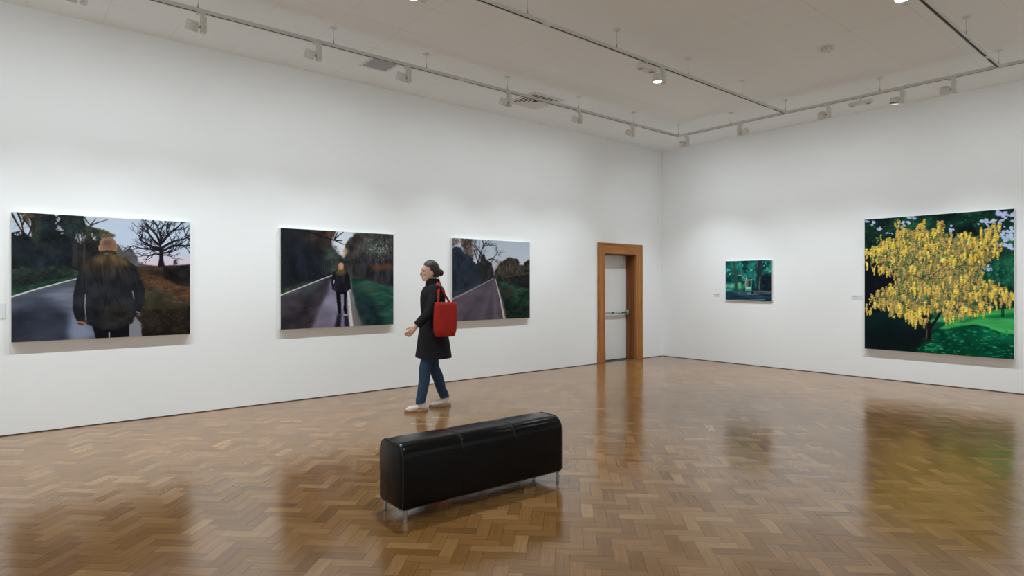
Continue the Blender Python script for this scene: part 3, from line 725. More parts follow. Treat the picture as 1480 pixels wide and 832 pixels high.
    P.poly([(448, 402), (453, 402), (500, 570), (537, 745), (520, 748), (488, 570)], (186, 172, 164), .7)
    P.poly([(455, 410), (505, 570), (552, 745), (540, 745), (498, 570)], (84, 74, 70), 1.2)
    for _ in range(14):
        u, v = P.m((rnd.uniform(665, 742), rnd.uniform(92, 135))); P.dab(u, v, .004, .003, (124, 126, 138), .6)
    return P

def picture_kiosk():
    P = Pic(170, 140, [(108, 95), (890, 73), (890, 770), (108, 745)])
    n = P.noise(9, 8, 5, 3)
    for i, (d, l) in enumerate(zip((10, 46, 46), (44, 136, 122))):
        P.im[..., i] = d + (l - d) * np.clip((n - .3) / .45, 0, 1)
    P.poly([(620, 330), (900, 300), (900, 620), (620, 590)], (18, 30, 40), 4, .1, 10, 4, a=.92, tex=.3)
    P.poly([(110, 330), (260, 320), (260, 470), (110, 460)], (16, 66, 64), 4, .1, 10, 5, a=.8, tex=.3)
    P.poly([(108, 475), (270, 470), (270, 540), (108, 545)], (86, 150, 126), 2, .05, 12, 6, tex=.2)
    P.poly([(108, 545), (380, 530), (380, 570), (108, 580)], (30, 110, 76), 1.5, .04, 14, 7, tex=.2)
    P.poly([(310, 455), (370, 455), (385, 540), (310, 548)], (96, 166, 120), 2, .08, 16, 8)
    P.poly([(108, 560), (190, 556), (190, 580), (108, 585)], (112, 158, 146), 1, .03, 14, 9, a=.7)
    for _ in range(46):
        cx_, cy_ = rnd.choice(((740, 110), (790, 170), (810, 220), (850, 265), (460, 245), (480, 250), (400, 170), (150, 240), (190, 300), (545, 250), (870, 100), (330, 330)))
        u, v = P.m((rnd.gauss(cx_, 16), rnd.gauss(cy_, 14))); P.dab(u, v, rnd.uniform(.006, .014), rnd.uniform(.006, .012), rc((112, 184, 172), 18), .85)
    for pts, r0, r1, c in (([(285, 580), (282, 420), (270, 260), (240, 100)], .030, .020, (52, 66, 66)), ([(275, 340), (330, 230), (300, 110)], .012, .008, (50, 66, 66)), ([(280, 330), (235, 290), (210, 200)], .01, .006, (52, 70, 68)), ([(680, 590), (685, 400), (665, 260), (670, 80)], .045, .05, (30, 44, 52)), ([(670, 560), (678, 440), (690, 340)], .018, .01, (88, 80, 74)), ([(640, 80), (640, 150), (650, 220)], .01, .008, (70, 90, 88))):
        P.stroke(pts, r0, r1, c, .92)
    P.stroke([(320, 330), (380, 330), (410, 370), (450, 380)], .009, .006, (120, 150, 136))
    # kiosk
    P.poly([(440, 420), (545, 415), (540, 600), (442, 602)], (40, 78, 78), .8); P.poly([(440, 415), (490, 415), (490, 520), (440, 520)], (92, 96, 80), .9)
    P.poly([(395, 405), (555, 398), (556, 412), (395, 418)], (172, 184, 158), .6); P.poly([(440, 415), (456, 415), (452, 600), (442, 600)], (146, 150, 122), .6); P.poly([(530, 412), (545, 412), (543, 600), (532, 600)], (120, 150, 132), .6)
    P.poly([(446, 522), (538, 518), (536, 556), (448, 560)], (126, 190, 182), .7); P.poly([(448, 562), (536, 558), (534, 612), (452, 616)], (84, 140, 136), .8)
    P.poly([(500, 440), (528, 440), (528, 515), (500, 515)], (22, 60, 62), .8); P.stroke([(455, 372), (457, 400)], .01, .008, (160, 172, 146))
    P.stroke([(590, 250), (592, 400), (590, 560)], .004, .006, (70, 120, 116))
    P.poly([(560, 430), (600, 425), (600, 580), (555, 590)], (16, 44, 50), 1.5, a=.8)
    # road
    P.poly([(100, 590), (900, 590), (900, 800), (100, 780)], (34, 66, 82), 1.2, .01, 10, 20, tex=.3, tf=(4, 20))
    P.poly([(108, 690), (900, 700), (900, 790), (108, 770)], (22, 42, 58), 5, .02, 8, 21, a=.8, tex=.3, tf=(4, 24))
    P.poly([(270, 600), (890, 592), (890, 630), (640, 650), (290, 640)], (84, 82, 84), 1.8, .03, 14, 22, a=.8, tex=.3)
    P.poly([(540, 612), (585, 610), (580, 636), (530, 636)], (20, 24, 28), 1); P.poly([(452, 612), (534, 610), (540, 640), (460, 645)], (84, 124, 118), 1.2, a=.8)
    P.stroke([(480, 645), (560, 648), (690, 640)], .004, .003, (150, 140, 120), .8)
    P.stroke([(130, 738), (400, 742), (760, 742)], .0075, .007, (176, 178, 176), smooth=0); P.stroke([(112, 738), (150, 742)], .016, .012, (166, 172, 172), smooth=0)
    return P

def picture_tree():
    P = Pic(330, 360, [(105, 93), (852, 38), (852, 792), (105, 738)])
    n = P.noise(7, 7, 5, 3)
    for i, (d, l) in enumerate(zip((8, 26, 24), (44, 104, 72))):
        P.im[..., i] = d + (l - d) * np.clip((n - .38) / .34, 0, 1)
    P.poly([(105, 100), (300, 85), (300, 190), (105, 200)], (18, 36, 32), 4, .06, 12, 4, a=.75, tex=.3)
    P.poly([(430, 90), (680, 80), (690, 170), (520, 190), (430, 150)], (16, 38, 34), 6, .08, 10, 5, a=.8, tex=.3)
    P.poly([(560, 130), (660, 120), (670, 180), (560, 185)], (10, 16, 18), 4, .06, 12, 6, a=.85)
    P.poly([(100, 280), (270, 300), (290, 420), (400, 500), (400, 600), (100, 600)], (14, 17, 24), 3, .03, 10, 7, a=1, tex=.2)
    P.poly([(700, 330), (852, 260), (852, 440), (720, 440)], (26, 84, 66), 5, .08, 12, 8, a=.75, tex=.35)
    P.poly([(700, 430), (852, 420), (852, 540), (690, 545)], (10, 34, 34), 3, .04, 12, 9, a=.9, tex=.3)
    P.foliage([(105, 93), (852, 40), (852, 330), (680, 330), (105, 300)], 700, .005, .016, ((22, 70, 56), (36, 96, 70), (12, 34, 32), (50, 112, 76), (16, 48, 42)), rnd, .45, 6)
    P.foliage([(720, 300), (852, 260), (852, 520), (720, 440)], 160, .005, .016, ((30, 96, 72), (18, 62, 52), (50, 120, 82)), rnd, .5, 6)
    # sky flecks
    for cx_, cy_, k, sx_, sy_, rr in ((140, 105, 7, 14, 8, .012), (180, 138, 6, 8, 6, .013), (225, 165, 4, 10, 4, .008), (245, 165, 4, 6, 4, .007), (300, 120, 10, 14, 20, .014), (315, 180, 8, 10, 8, .012), (340, 88, 6, 14, 5, .012), (400, 130, 4, 6, 6, .01),
                                      (540, 140, 6, 8, 8, .011), (700, 110, 12, 20, 10, .014), (760, 100, 10, 14, 14, .014), (790, 70, 12, 14, 16, .015), (830, 60, 12, 14, 10, .014), (770, 150, 12, 26, 8, .014), (820, 170, 16, 18, 20, .015), (800, 215, 14, 24, 10, .014), (840, 140, 10, 8, 18, .014), (830, 235, 8, 12, 6, .012), (700, 330, 8, 14, 10, .011), (620, 205, 4, 8, 6, .01), (720, 340, 6, 10, 14, .01), (480, 240, 3, 5, 8, .008), (640, 410, 4, 8, 5, .007), (335, 435, 3, 5, 4, .008)):
        for _ in range(k):
            u, v = P.m((rnd.gauss(cx_, sx_), rnd.gauss(cy_, sy_))); P.dab(u, v, rr * rnd.uniform(.5, 1.3), rr * rnd.uniform(.3, .8), rc((166, 176, 206), 10), .95, rnd.uniform(-.5, .9))
    # ground
    P.poly([(105, 560), (400, 545), (420, 600), (852, 560), (852, 800), (105, 745)], (12, 32, 32), 2, .015, 10, 12, tex=.2, tf=(6, 16))
    P.poly([(105, 640), (430, 640), (380, 745), (105, 745)], (14, 20, 22), 8, .05, 8, 13, a=.8)
    P.poly([(400, 598), (500, 580), (640, 560), (770, 545), (852, 533), (852, 666), (790, 660), (720, 630), (640, 620), (540, 640), (470, 640), (520, 612), (440, 604)], (62, 158, 84), 1.4, .015, 14, 14, tex=.14, tf=(5, 24))
    P.poly([(560, 600), (700, 575), (852, 560), (852, 588), (700, 585), (600, 606)], (18, 92, 58), 2.2, .02, 12, 15, a=.9)
    P.poly([(400, 610), (480, 600), (520, 612), (480, 632), (420, 650)], (16, 70, 50), 2, .02, 14, 16)
    P.poly([(440, 660), (520, 640), (600, 622), (700, 630), (780, 665), (852, 668), (852, 800), (360, 760)], (8, 72, 50), 2, .02, 12, 17, tex=.3, tf=(9, 16))
    P.poly([(480, 700), (852, 720), (852, 800), (380, 765)], (6, 56, 42), 8, .05, 8, 18, a=.6)
    for _ in range(150):
        x, y = rnd.uniform(440, 845), rnd.uniform(640, 780)
        if rnd.random() < .35: x, y = rnd.gauss(450, 30), rnd.gauss(735, 10)
        u, v = P.m((x, y)); P.dab(u, v, rnd.uniform(.006, .018), rnd.uniform(.003, .006), rc(rnd.choice(((34, 130, 86), (24, 108, 72), (52, 150, 104))), 10), rnd.uniform(.4, .9), rnd.uniform(-.2, .2))
    for x in (790, 798): P.stroke([(x, 500), (x, 578)], .003, .003, (14, 30, 26))
    P.poly([(402, 520), (440, 520), (436, 600), (415, 590)], (12, 24, 24), 3, a=.9)
    P.poly([(484, 520), (512, 530), (505, 580), (486, 585)], (116, 96, 90), 1.5, a=.8)
    # trunk
    for pts, r0, r1 in (([(425, 690), (428, 630), (415, 580), (402, 510)], .020, .009), ([(430, 640), (465, 590), (500, 530)], .011, .007), ([(428, 690), (432, 640)], .016, .012)):
        P.stroke(pts, r0, r1, (26, 20, 24))
    P.stroke([(414, 684), (418, 640)], .004, .002, (110, 96, 80), .8); P.stroke([(395, 688), (450, 692)], .004, .002, (84, 72, 64), .6)
    # crown: a mass of hanging yellow blossom
    crown = [(105, 245), (140, 235), (170, 185), (215, 190), (262, 170), (272, 90), (300, 130), (340, 150), (380, 105), (410, 130), (440, 155), (470, 100), (500, 98), (510, 160), (540, 165), (590, 155), (640, 170), (690, 150), (720, 130), (775, 110), (770, 190), (808, 245), (780, 290), (740, 320), (690, 330), (700, 385), (760, 400), (846, 455), (830, 510), (780, 500), (765, 535), (690, 560), (630, 575), (540, 600), (505, 560), (440, 550), (405, 630), (350, 630), (305, 600), (300, 560), (250, 580), (200, 545), (165, 520), (105, 540), (140, 460), (215, 425), (260, 400), (240, 360), (130, 320), (140, 290)]
    base = P.polymask(P.ms(crown), 13.0, .05, 16, 21)
    nn = P.noise(26, 22, 4, 22)
    base = np.clip((base - .74 - .9 * (P.noise(18, 18, 4, 23) - .5)) * 6, 0, 1)
    c = np.stack([np.interp(nn, (.3, .42, .55, .7), q) for q in ((46, 96, 134, 156), (70, 104, 116, 136), (48, 62, 64, 74))], -1)
    P.put(P.blur(base, .5), c)
    cp = P.ms(crown)
    def inside(u, v):
        r = False
        for i in range(len(cp)):
            x0, y0 = cp[i]; x1, y1 = cp[(i + 1) % len(cp)]
            if (y0 > v) != (y1 > v) and u < (x1 - x0) * (v - y0) / (y1 - y0) + x0: r = not r
        return r
    def raceme(u, v, ln, w, col):
        k = max(3, int(ln / .009))
        for i in range(k):
            t = i / (k - 1)
            P.dab(u + .005, v + t * ln + .006, w * (1 - .4 * t), w * .8, [x * .45 for x in col], .32)
        for i in range(k):
            t = i / (k - 1)
            P.dab(u + rnd.uniform(-.45, .45) * w, v + t * ln, w * (1.1 - .45 * t) * rnd.uniform(.7, 1.1), w * rnd.uniform(.6, 1.0), [x * q for x, q in zip(col, [rnd.uniform(.88, 1.07)] * 3)], .92)
            if rnd.random() < .25: P.dab(u + rnd.uniform(-.9, .9) * w, v + t * ln, w * .3, w * .3, [x * .62 for x in col], .5)
    olive = ((112, 118, 72), (128, 114, 74), (88, 108, 66)); mid = ((160, 138, 84), (150, 128, 84), (172, 148, 80))
    soft = ((188, 162, 88), (200, 170, 82), (178, 152, 92)); bright = ((222, 188, 78), (230, 200, 100), (214, 178, 70))
    todo = [(olive, 420), (mid, 460), (soft, 260), (bright, 90)]
    for tone, cnt in todo:
        done = 0
        while done < cnt:
            u, v = P.m((rnd.uniform(105, 850), rnd.uniform(85, 620)))
            x, y = u * 747 + 105, v * 680 + 70
            if not inside(u, v): continue
            core = ((x - 440) / 210) ** 2 + ((y - 350) / 85) ** 2
            if tone is bright and core < 1.3 and rnd.random() < .75: continue
            if tone is olive and core > 1.6 and rnd.random() < .6: continue
            raceme(u, v, rnd.uniform(.010, .042), rnd.uniform(.006, .0105), rnd.choice(tone)); done += 1
    for _ in range(150):
        u, v = P.m((rnd.uniform(130, 810), rnd.uniform(150, 540)))
        if inside(u, v): P.dab(u, v, rnd.uniform(.005, .016), rnd.uniform(.004, .010), rc(rnd.choice(((46, 58, 40), (34, 66, 52), (66, 64, 48), (60, 92, 66))), 8), .75, rnd.uniform(-.9, .9))
    for _ in range(110):
        u, v = P.m((rnd.uniform(130, 810), rnd.uniform(150, 560)))
        if inside(u, v): raceme(u, v, rnd.uniform(.012, .04), rnd.uniform(.006, .010), rnd.choice(mid + soft))
    # brighter hanging clusters along the rim and on the outer boughs
    for x, y, k in ((325, 560, 12), (350, 590, 8), (385, 560, 10), (290, 520, 8), (525, 530, 12), (520, 570, 6), (150, 490, 7), (120, 530, 4), (230, 520, 9), (200, 500, 6), (620, 540, 7), (680, 520, 6), (730, 150, 9), (700, 175, 9), (750, 185, 9), (610, 180, 8), (640, 190, 6), (770, 120, 3), (800, 465, 9), (830, 480, 5), (750, 440, 7), (385, 120, 7), (380, 160, 7), (480, 115, 7), (455, 150, 7), (280, 150, 4), (270, 100, 3), (310, 140, 5), (120, 245, 6), (150, 235, 6), (240, 210, 9), (200, 195, 6), (270, 190, 7), (540, 285, 8), (345, 330, 7), (590, 380, 7), (700, 225, 8), (770, 240, 7), (640, 270, 7), (185, 250, 7), (300, 255, 6), (400, 220, 7), (450, 210, 7), (130, 310, 4), (170, 330, 5), (205, 335, 5), (540, 175, 3), (500, 290, 6), (420, 260, 6), (370, 430, 6), (430, 440, 6), (470, 420, 6), (560, 440, 5), (640, 440, 5), (230, 450, 3), (250, 430, 4)):
        for _ in range(k):
            u, v = P.m((rnd.gauss(x, 13), rnd.gauss(y, 13))); raceme(u, v, rnd.uniform(.015, .05), rnd.uniform(.007, .011), rnd.choice(bright + soft[:2]))
    for pts in ([(410, 395), (370, 380), (320, 370)], [(420, 400), (470, 350), (520, 320)], [(430, 520), (440, 430), (450, 380)], [(560, 330), (610, 320), (650, 330)], [(385, 390), (415, 370), (450, 365)]):
        P.stroke(pts, .004, .002, (50, 42, 34), .7)
    for _ in range(120):
        u, v = P.m((rnd.uniform(150, 780), rnd.uniform(180, 540)))
        if inside(u, v): P.dab(u, v, rnd.uniform(.006, .013), rnd.uniform(.004, .008), rc(rnd.choice(((52, 104, 70), (70, 118, 76), (40, 84, 62))), 8), .8, rnd.uniform(-.7, .7))
    return P

PIC_GAIN = 1.22     # paint reflectance against how bright it looks under the lamps
def srgb2lin(a):
    a = np.clip(a / 255.0, 0, 1)
    return np.where(a <= 0.04045, a / 12.92, ((a + 0.055) / 1.055) ** 2.4)

def paint_mat():
    m = bpy.data.materials.new('oil_paint'); m.use_nodes = True
    nt = m.node_tree; N = nt.nodes; L = nt.links; b_ = N['Principled BSDF']
    at = N.new('ShaderNodeAttribute'); at.attribute_name = 'paint'
    L.new(at.outputs['Color'], b_.inputs['Base Color'])
    b_.inputs['Roughness'].default_value = 0.5; b_.inputs['Specular IOR Level'].default_value = 0.06
    tc = N.new('ShaderNodeTexCoord'); nz = N.new('ShaderNodeTexNoise'); nz.inputs['Scale'].default_value = 140
    L.new(tc.outputs['Object'], nz.inputs['Vector'])
    bp = N.new('ShaderNodeBump'); bp.inputs['Strength'].default_value = 0.08; bp.inputs['Distance'].default_value = 0.001
    L.new(nz.outputs['Fac'], bp.inputs['Height']); L.new(bp.outputs['Normal'], b_.inputs['Normal'])
    return m
M['paint'] = paint_mat()

def painting(P, wall, a0, a1, z0, z1, depth, label, gain=1.0):
    """wall 'L': a = y along the left wall; wall 'B': a = x along the back wall"""
    if wall == 'L':
        o = empty('painting', (XL, 0.5 * (a0 + a1), z0))
    else:
        o = empty('painting', (0.5 * (a0 + a1), YB, z0))
    tag(o, label, 'painting', 'paintings on the gallery walls')
    w, h = a1 - a0, z1 - z0
    def pos(a, d, z):      # along, off the wall, up
        return (d, a, z) if wall == 'L' else (a, -d, z)
    bm = bmesh.new(); box(bm, pos(-w / 2, 0.0, 0), pos(w / 2, depth - 0.0015, h), 0.003); obj('canvas', bm, M['canvas'], o)
    pw, ph = P.w, P.h
    us = np.linspace(-w / 2 + 0.001, w / 2 - 0.001, pw); vs = np.linspace(h - 0.001, 0.001, ph)
    A, Z = np.meshgrid(us, vs)
    co = np.zeros((ph * pw, 3), np.float32)
    if wall == 'L': co[:, 0] = depth; co[:, 1] = A.ravel()
    else: co[:, 0] = A.ravel(); co[:, 1] = -depth
    co[:, 2] = Z.ravel()
    idx = np.arange(ph * pw).reshape(ph, pw)
    q = np.stack([idx[1:, :-1], idx[1:, 1:], idx[:-1, 1:], idx[:-1, :-1]], -1).reshape(-1, 4)
    me = bpy.data.meshes.new('picture')
    me.vertices.add(len(co)); me.vertices.foreach_set('co', co.ravel())
    me.loops.add(q.size); me.loops.foreach_set('vertex_index', q.ravel().astype(np.int32))
    me.polygons.add(len(q)); me.polygons.foreach_set('loop_start', np.arange(0, q.size, 4, dtype=np.int32))
    me.update(calc_edges=True); me.validate()
    ca = me.color_attributes.new('paint', 'FLOAT_COLOR', 'POINT')
    col = np.ones((ph * pw, 4), np.float32); col[:, :3] = np.clip(srgb2lin(np.clip(P.im - 5, 0, 255)) * PIC_GAIN * gain, 0, 0.85).reshape(-1, 3)
    ca.data.foreach_set('color', col.ravel())
    link('picture', me, M['paint'], o)
    return o

painting(picture_man_close(), 'L', 0.129, 1.650, 0.878, 2.101, 0.058, 'painting of a man in a dark jacket close up from behind, bare tree at right')
painting(picture_man_far(), 'L', 2.631, 4.150, 0.880, 2.098, 0.058, 'painting of a small man walking away down a wet road between dark trees')
painting(picture_road(), 'L', 5.112, 6.622, 0.884, 2.100, 0.058, 'painting of an empty road running to a vanishing point under grey sky')
painting(picture_kiosk(), 'B', -6.080, -5.207, 1.131, 1.843, 0.028, 'small blue-green painting of a kiosk among trees on the end wall')
painting(picture_tree(), 'B', -3.735, -1.937, 0.447, 2.406, 0.058, 'large square painting of a tree covered in yellow blossom', 1.15)

# wall labels
def wall_label(wall, a0, a1, z0, z1, label, lines):
    o = empty('wall_label', (XL, a0, z0) if wall == 'L' else (a0, YB, z0))
    tag(o, label, 'label', 'caption cards beside the paintings')
    w, h = a1 - a0, z1 - z0
    def pos(a, d, z): return (d, a, z) if wall == 'L' else (a, -d, z)
    bm = bmesh.new(); box(bm, pos(0, 0, 0), pos(w, 0.004, h), 0.001); obj('card', bm, M['plate'], o)
    bm = bmesh.new()
    for k, (f0, f1, th) in enumerate(lines):
        z = h * (0.86 - 0.2 * k); x = w * f0
        while x < w * f1 - 0.004:
            ww = random.uniform(0.006, 0.016); box(bm, pos(x, 0.004, z - th), pos(min(x + ww, w * f1), 0.0046, z)); x += ww + 0.003
    obj('lettering', bm, M['print'], o)
wall_label('B', -6.335, -6.215, 1.19, 1.256, 'small caption card left of the little blue-green painting', ((.06, .93, .008), (.06, .9, .004), (.06, .85, .004)))
wall_label('B', -3.945, -3.775, 1.185, 1.256, 'small caption card left of the big yellow tree painting', ((.06, .5, .008), (.06, .75, .004), (.06, .6, .004)))
wall_label('L', -0.16, 0.088, 1.10, 1.243, 'grey caption card cut by the left picture edge, beside the largest man painting', ((.05, .5, .008), (.05, .6, .005), (.05, .55, .005)))

# ------------------------------------------------------------------ lighting tracks
def track_run(name_label, p, q, joins=()):
    p, q = Vector(p), Vector(q); d = (q - p).normalized(); s = d.cross(Vector((0, 0, 1)))
    o = empty('lighting_track', tuple(p)); tag(o, name_label, 'lighting track', 'suspended lighting tracks')
    hw, hh = 0.017, 0.017
    def prism(bm, t0, t1, w, z0, z1):
        a = d * t0; c = d * t1
        lo = [a - s * w + Vector((0, 0, z0)), a + s * w + Vector((0, 0, z0)), a + s * w + Vector((0, 0, z1)), a - s * w + Vector((0, 0, z1))]
        hi = [x - a + c for x in lo]
        rings(bm, [lo, hi]); return bm
    ln = (q - p).length
    bm = bmesh.new(); prism(bm, 0, ln, hw, -hh + 0.010, hh)
    lip = 0.0045
    for sg_ in (-1, 1):
        a = s * sg_ * (hw - lip / 2)
        lo = [a - s * lip / 2 + Vector((0, 0, -hh)), a + s * lip / 2 + Vector((0, 0, -hh)), a + s * lip / 2 + Vector((0, 0, -hh + .0105)), a - s * lip / 2 + Vector((0, 0, -hh + .0105))]
        rings(bm, [lo, [x + d * ln for x in lo]])
    bmesh.ops.recalc_face_normals(bm, faces=bm.faces[:])
    obj('rail', bm, M['track'], o)
    bm = bmesh.new(); prism(bm, 0.01, ln - 0.01, hw - lip, -hh + 0.004, -hh + 0.010); bmesh.ops.recalc_face_normals(bm, faces=bm.faces[:]); obj('slot', bm, M['slot'], o)
    for t in joins:
        bm = bmesh.new(); prism(bm, t - 0.04, t + 0.04, hw + 0.0008, -hh - 0.001, hh + 0.0008); bmesh.ops.recalc_face_normals(bm, faces=bm.faces[:]); obj('joiner', bm, M['fitting'], o)
    return o
track_run('long white track hung parallel to the left wall', (TX, YF + 1.45, TZ), (TX, TY + 0.017, TZ), (YF * 0 + 10.55 - 1.7, 13.2 - 1.0))
track_run('long white track hung parallel to the end wall', (TX + 0.017, TY, TZ), (XR - 1.4, TY, TZ), (0.05, 1.81, 4.26))
track_run('white track across the middle of the ceiling, carrying one lit lamp over the floor', (-4.25, YF + 1.45, TZ), (-4.25, TY - 0.017, TZ), (8.55, 12.8))
track_run('white track at upper right of the photo, meeting the end wall run', (-1.80, YF + 1.45, TZ), (-1.80, TY - 0.017, TZ), (12.75,))

def hanger(x, y, zc, label):
    o = empty('track_hanger', (x, y, TZ + 0.017)); tag(o, label, 'hanger', 'wires holding up the tracks')
    h = zc - TZ - 0.017
    bm = bmesh.new(); lathe(bm, (0, 0, h), (0, 0, -1), [(0, .037), (.006, .037), (.010, .030), (.010, .010), (.022, .007), (.024, .001)]); obj('ceiling_rose', bm, M['fitting'], o, True)
    bm = bmesh.new(); cyl(bm, (0, 0, 0.02), (0, 0, h - 0.012), 0.0014, n=8); obj('wire', bm, M['wire'], o)
    bm = bmesh.new(); lathe(bm, (0, 0, 0), (0, 0, 1), [(0, .009), (.012, .009), (.016, .006), (.05, .003), (.052, .001)], 12); obj('gripper', bm, M['joint'], o, True)
ordn = ('nearest', 'second nearest', 'third', 'fourth', 'fifth', 'sixth', 'last')
LH = (1.41, 2.69, 3.81, 5.02, 6.32, 7.54)
for k, y in enumerate(LH):
    hanger(TX, y, ZC, '%s wire hanger on the left wall track, counting from the top edge' % ('first', 'second', 'third', 'fourth', 'fifth', 'sixth')[k])
hanger(TX, TY, ZC, 'thin wire hanger where the left and end wall tracks meet in the corner')
hanger(-5.11, TY, ZC, 'thin wire hanger on the end wall track between corner and middle track')
hanger(-4.25, TY, ZC, 'thin wire hanger where the middle track meets the end wall track')
hanger(-3.02, TY, ZC, 'thin wire hanger on the end wall track beside the oblong twin fitting')
hanger(-1.80, TY, ZC, 'thin wire hanger where the upper right track meets the end wall track')
for k, y in enumerate((3.76, 5.01, 6.30, 7.51)):
    hanger(-4.25, y, ZC2, 'thin wire hanger on the middle track, %s' % ('nearest the top edge of the photo', 'just before the twin fitting and lit lamp', 'next one beyond the lit lamp', 'last one before the end wall track')[k])
hanger(-1.80, 7.44, ZC2, 'thin wire hanger alone on the upper right track, before its end')

# ------------------------------------------------------------------ track spotlights
LIGHT_COL = (0.86, 0.945, 1.0)
FILL_COOL = (0.74, 0.90, 1.0)      # cool tint of the added fill lamps aimed at the walls behind the camera
def wash(pos, ax, ay, k=1.0, col=LIGHT_COL):
    """wall-washing beam of one spotlight: a broad lobe and a stronger lobe thrown to the lower wall"""
    lamp(pos, (ax, ay, -1.7), W_WIDE * k, 176, col=col)
    lamp(pos, (ax, ay, -4.2), W_LOW * k, 92, col=col)

def spotlight(x, y, along, aim, side, lensm, label, ring=False):
    """along: unit direction of the track; side: +1/-1 which way the head sits from its driver box"""
    o = empty('track_spotlight', (x, y, TZ - 0.017)); tag(o, label, 'spotlight', 'track spotlights')
    A = Vector((along[0], along[1], 0)); S = Vector((-along[1], along[0], 0))
    def bx_(bm, a0, a1, s0, s1, z0, z1, bev):
        t = bmesh.new(); box(t, (a0, s0, z0), (a1, s1, z1), bev)
        mm = Matrix((A, S, Vector((0, 0, 1)))).transposed().to_4x4()
        bmesh.ops.transform(t, matrix=mm, verts=t.verts[:])
        me = bpy.data.meshes.new('t'); t.to_mesh(me); t.free(); bm.from_mesh(me); bpy.data.meshes.remove(me)
    bm = bmesh.new(); bx_(bm, -0.045, 0.03, -0.014, 0.014, -0.012, 0.004, 0.002); cyl(bm, A * (side * 0.04) + Vector((0, 0, -0.001)), A * (side * 0.04) + Vector((0, 0, -0.026)), 0.008, n=12)
    obj('adapter', bm, M['fitting'], o)
    bm = bmesh.new(); bx_(bm, -0.012, 0.016, -0.022, 0.022, -0.178, -0.008, 0.003); bx_(bm, -0.034 if side > 0 else 0.014, -0.010 if side > 0 else 0.036, -0.026, 0.026, -0.178, -0.03, 0.003)
    obj('driver_box', bm, M['fitting'], o)
    d = Vector(aim).normalized(); c = A * (side * 0.082) + Vector((0, 0, -0.128))
    bm = bmesh.new(); cyl(bm, A * (side * 0.012) + Vector((0, 0, -0.128)), c, 0.011, n=14); obj('pivot', bm, M['joint'], o, True)
    bm = bmesh.new()
    lathe(bm, c - d * 0.042, d, [(0, .001), (0, .046), (.004, .051), (.040, .052), (.080, .0535), (.086, .0535), (.086, .0485), (.076, .046), (.076, .001)], 32)
    hd = obj('lamp_head', bm, M['fitting'], o, True)
    bm = bmesh.new(); lathe(bm, c + d * 0.0345, d, [(0, .001), (0, .0445), (.004, .0445), (.004, .001)], 28)
    obj('lens', bm, lensm, o)
    if ring:
        bm = bmesh.new(); lathe(bm, c + d * 0.022, d, [(0, .0530), (0, .0546), (.009, .0546), (.009, .0530)], 32); rg = obj('ring', bm, M['fit_dark'], o, True); rg['label'] = 'black ring around the lamp head'
    return Vector((x, y, TZ - 0.017)) + c + d * 0.052

def lamp(pos, aim, watts, size=84, blend=1.0, rad=0.03, col=LIGHT_COL):
    l = bpy.data.lights.new('lamp_light', 'SPOT'); l.energy = watts; l.spot_size = math.radians(size); l.spot_blend = blend
    l.shadow_soft_size = rad; l.color = col
    o = bpy.data.objects.new('lamp_light', l); C.objects.link(o)
    o.location = pos; o.rotation_euler = Vector(aim).to_track_quat('-Z', 'Y').to_euler()
    return o

W_WIDE, W_LOW, W_DOWN = 22.0, 108.0, 90.0
aimL = Vector((-1.0, -0.05, -1.15)); aimB = Vector((0.0, 1.0, -1.15))
LY = (0.55, 1.442, 2.519, 3.562, 5.037, 6.333, 7.508)
names = ('cut off by the top edge at far left', 'first fully seen from the left edge', 'second fully seen, left of the grey ceiling panel', 'beside the grey ceiling panel', 'beside the square louvred air grille', 'next beyond the square air grille', 'last before the corner')
for y, nm in zip(LY, names):
    p = spotlight(TX, y, (0, 1), Vector((-0.5, -0.1, -1)), -1, M['lens_wall'], 'pale spotlight on the left wall track, ' + nm)
    wash(p, -1, 0)
BX = ((-5.90, -1, (-0.2, 0.5, -1), 'pale spotlight on the end wall track tucked in the room corner', False), (-4.957, 1, (0.35, 0.5, -1.0), 'pale spotlight on the end wall track with its head right of its box', False),
      (-3.665, -1, (-0.15, 0.55, -1), 'pale spotlight on the end wall track just left of the oblong fitting', False), (-2.771, -1, (-0.05, 0.18, -1), 'spotlight with a black ring, pointing straight down from the end wall track', True),
      (-2.233, -1, (-0.15, 0.45, -1), 'pale spotlight on the end wall track, rightmost one before the upper right track', False))
for x, s_, a_, lb, rg in BX:
    p = spotlight(x, TY, (1, 0), a_, s_, M['lens_wall'], lb, rg)
    if rg: lamp(p, (0, 0.1, -1), W_LOW, 80)
    elif x < -5.5: wash(p, -0.35, 0.95, 1.5)
    else: wash(p, 0, 1)
pd1 = spotlight(-4.25, 5.79, (0, 1), (0, 0, -1), -1, M['lens_lit'], 'lit spotlight pointing straight down from the middle track')
pd2 = spotlight(-1.77, 5.64, (0, 1), (-0.06, 0, -1), -1, M['lens_lit'], 'lit spotlight glowing at the top right edge of the photo')
pd3 = spotlight(-4.25, 2.63, (0, 1), (0.1, 0, -1), -1, M['lens_lit'], 'lit spotlight just showing at the top edge, above the left paintings')
for p, k in ((pd1, 1.3), (pd2, 1.3), (pd3, 2.6)): lamp(p, (0, 0, -1), W_DOWN * k, 100, 1.0, 0.02)
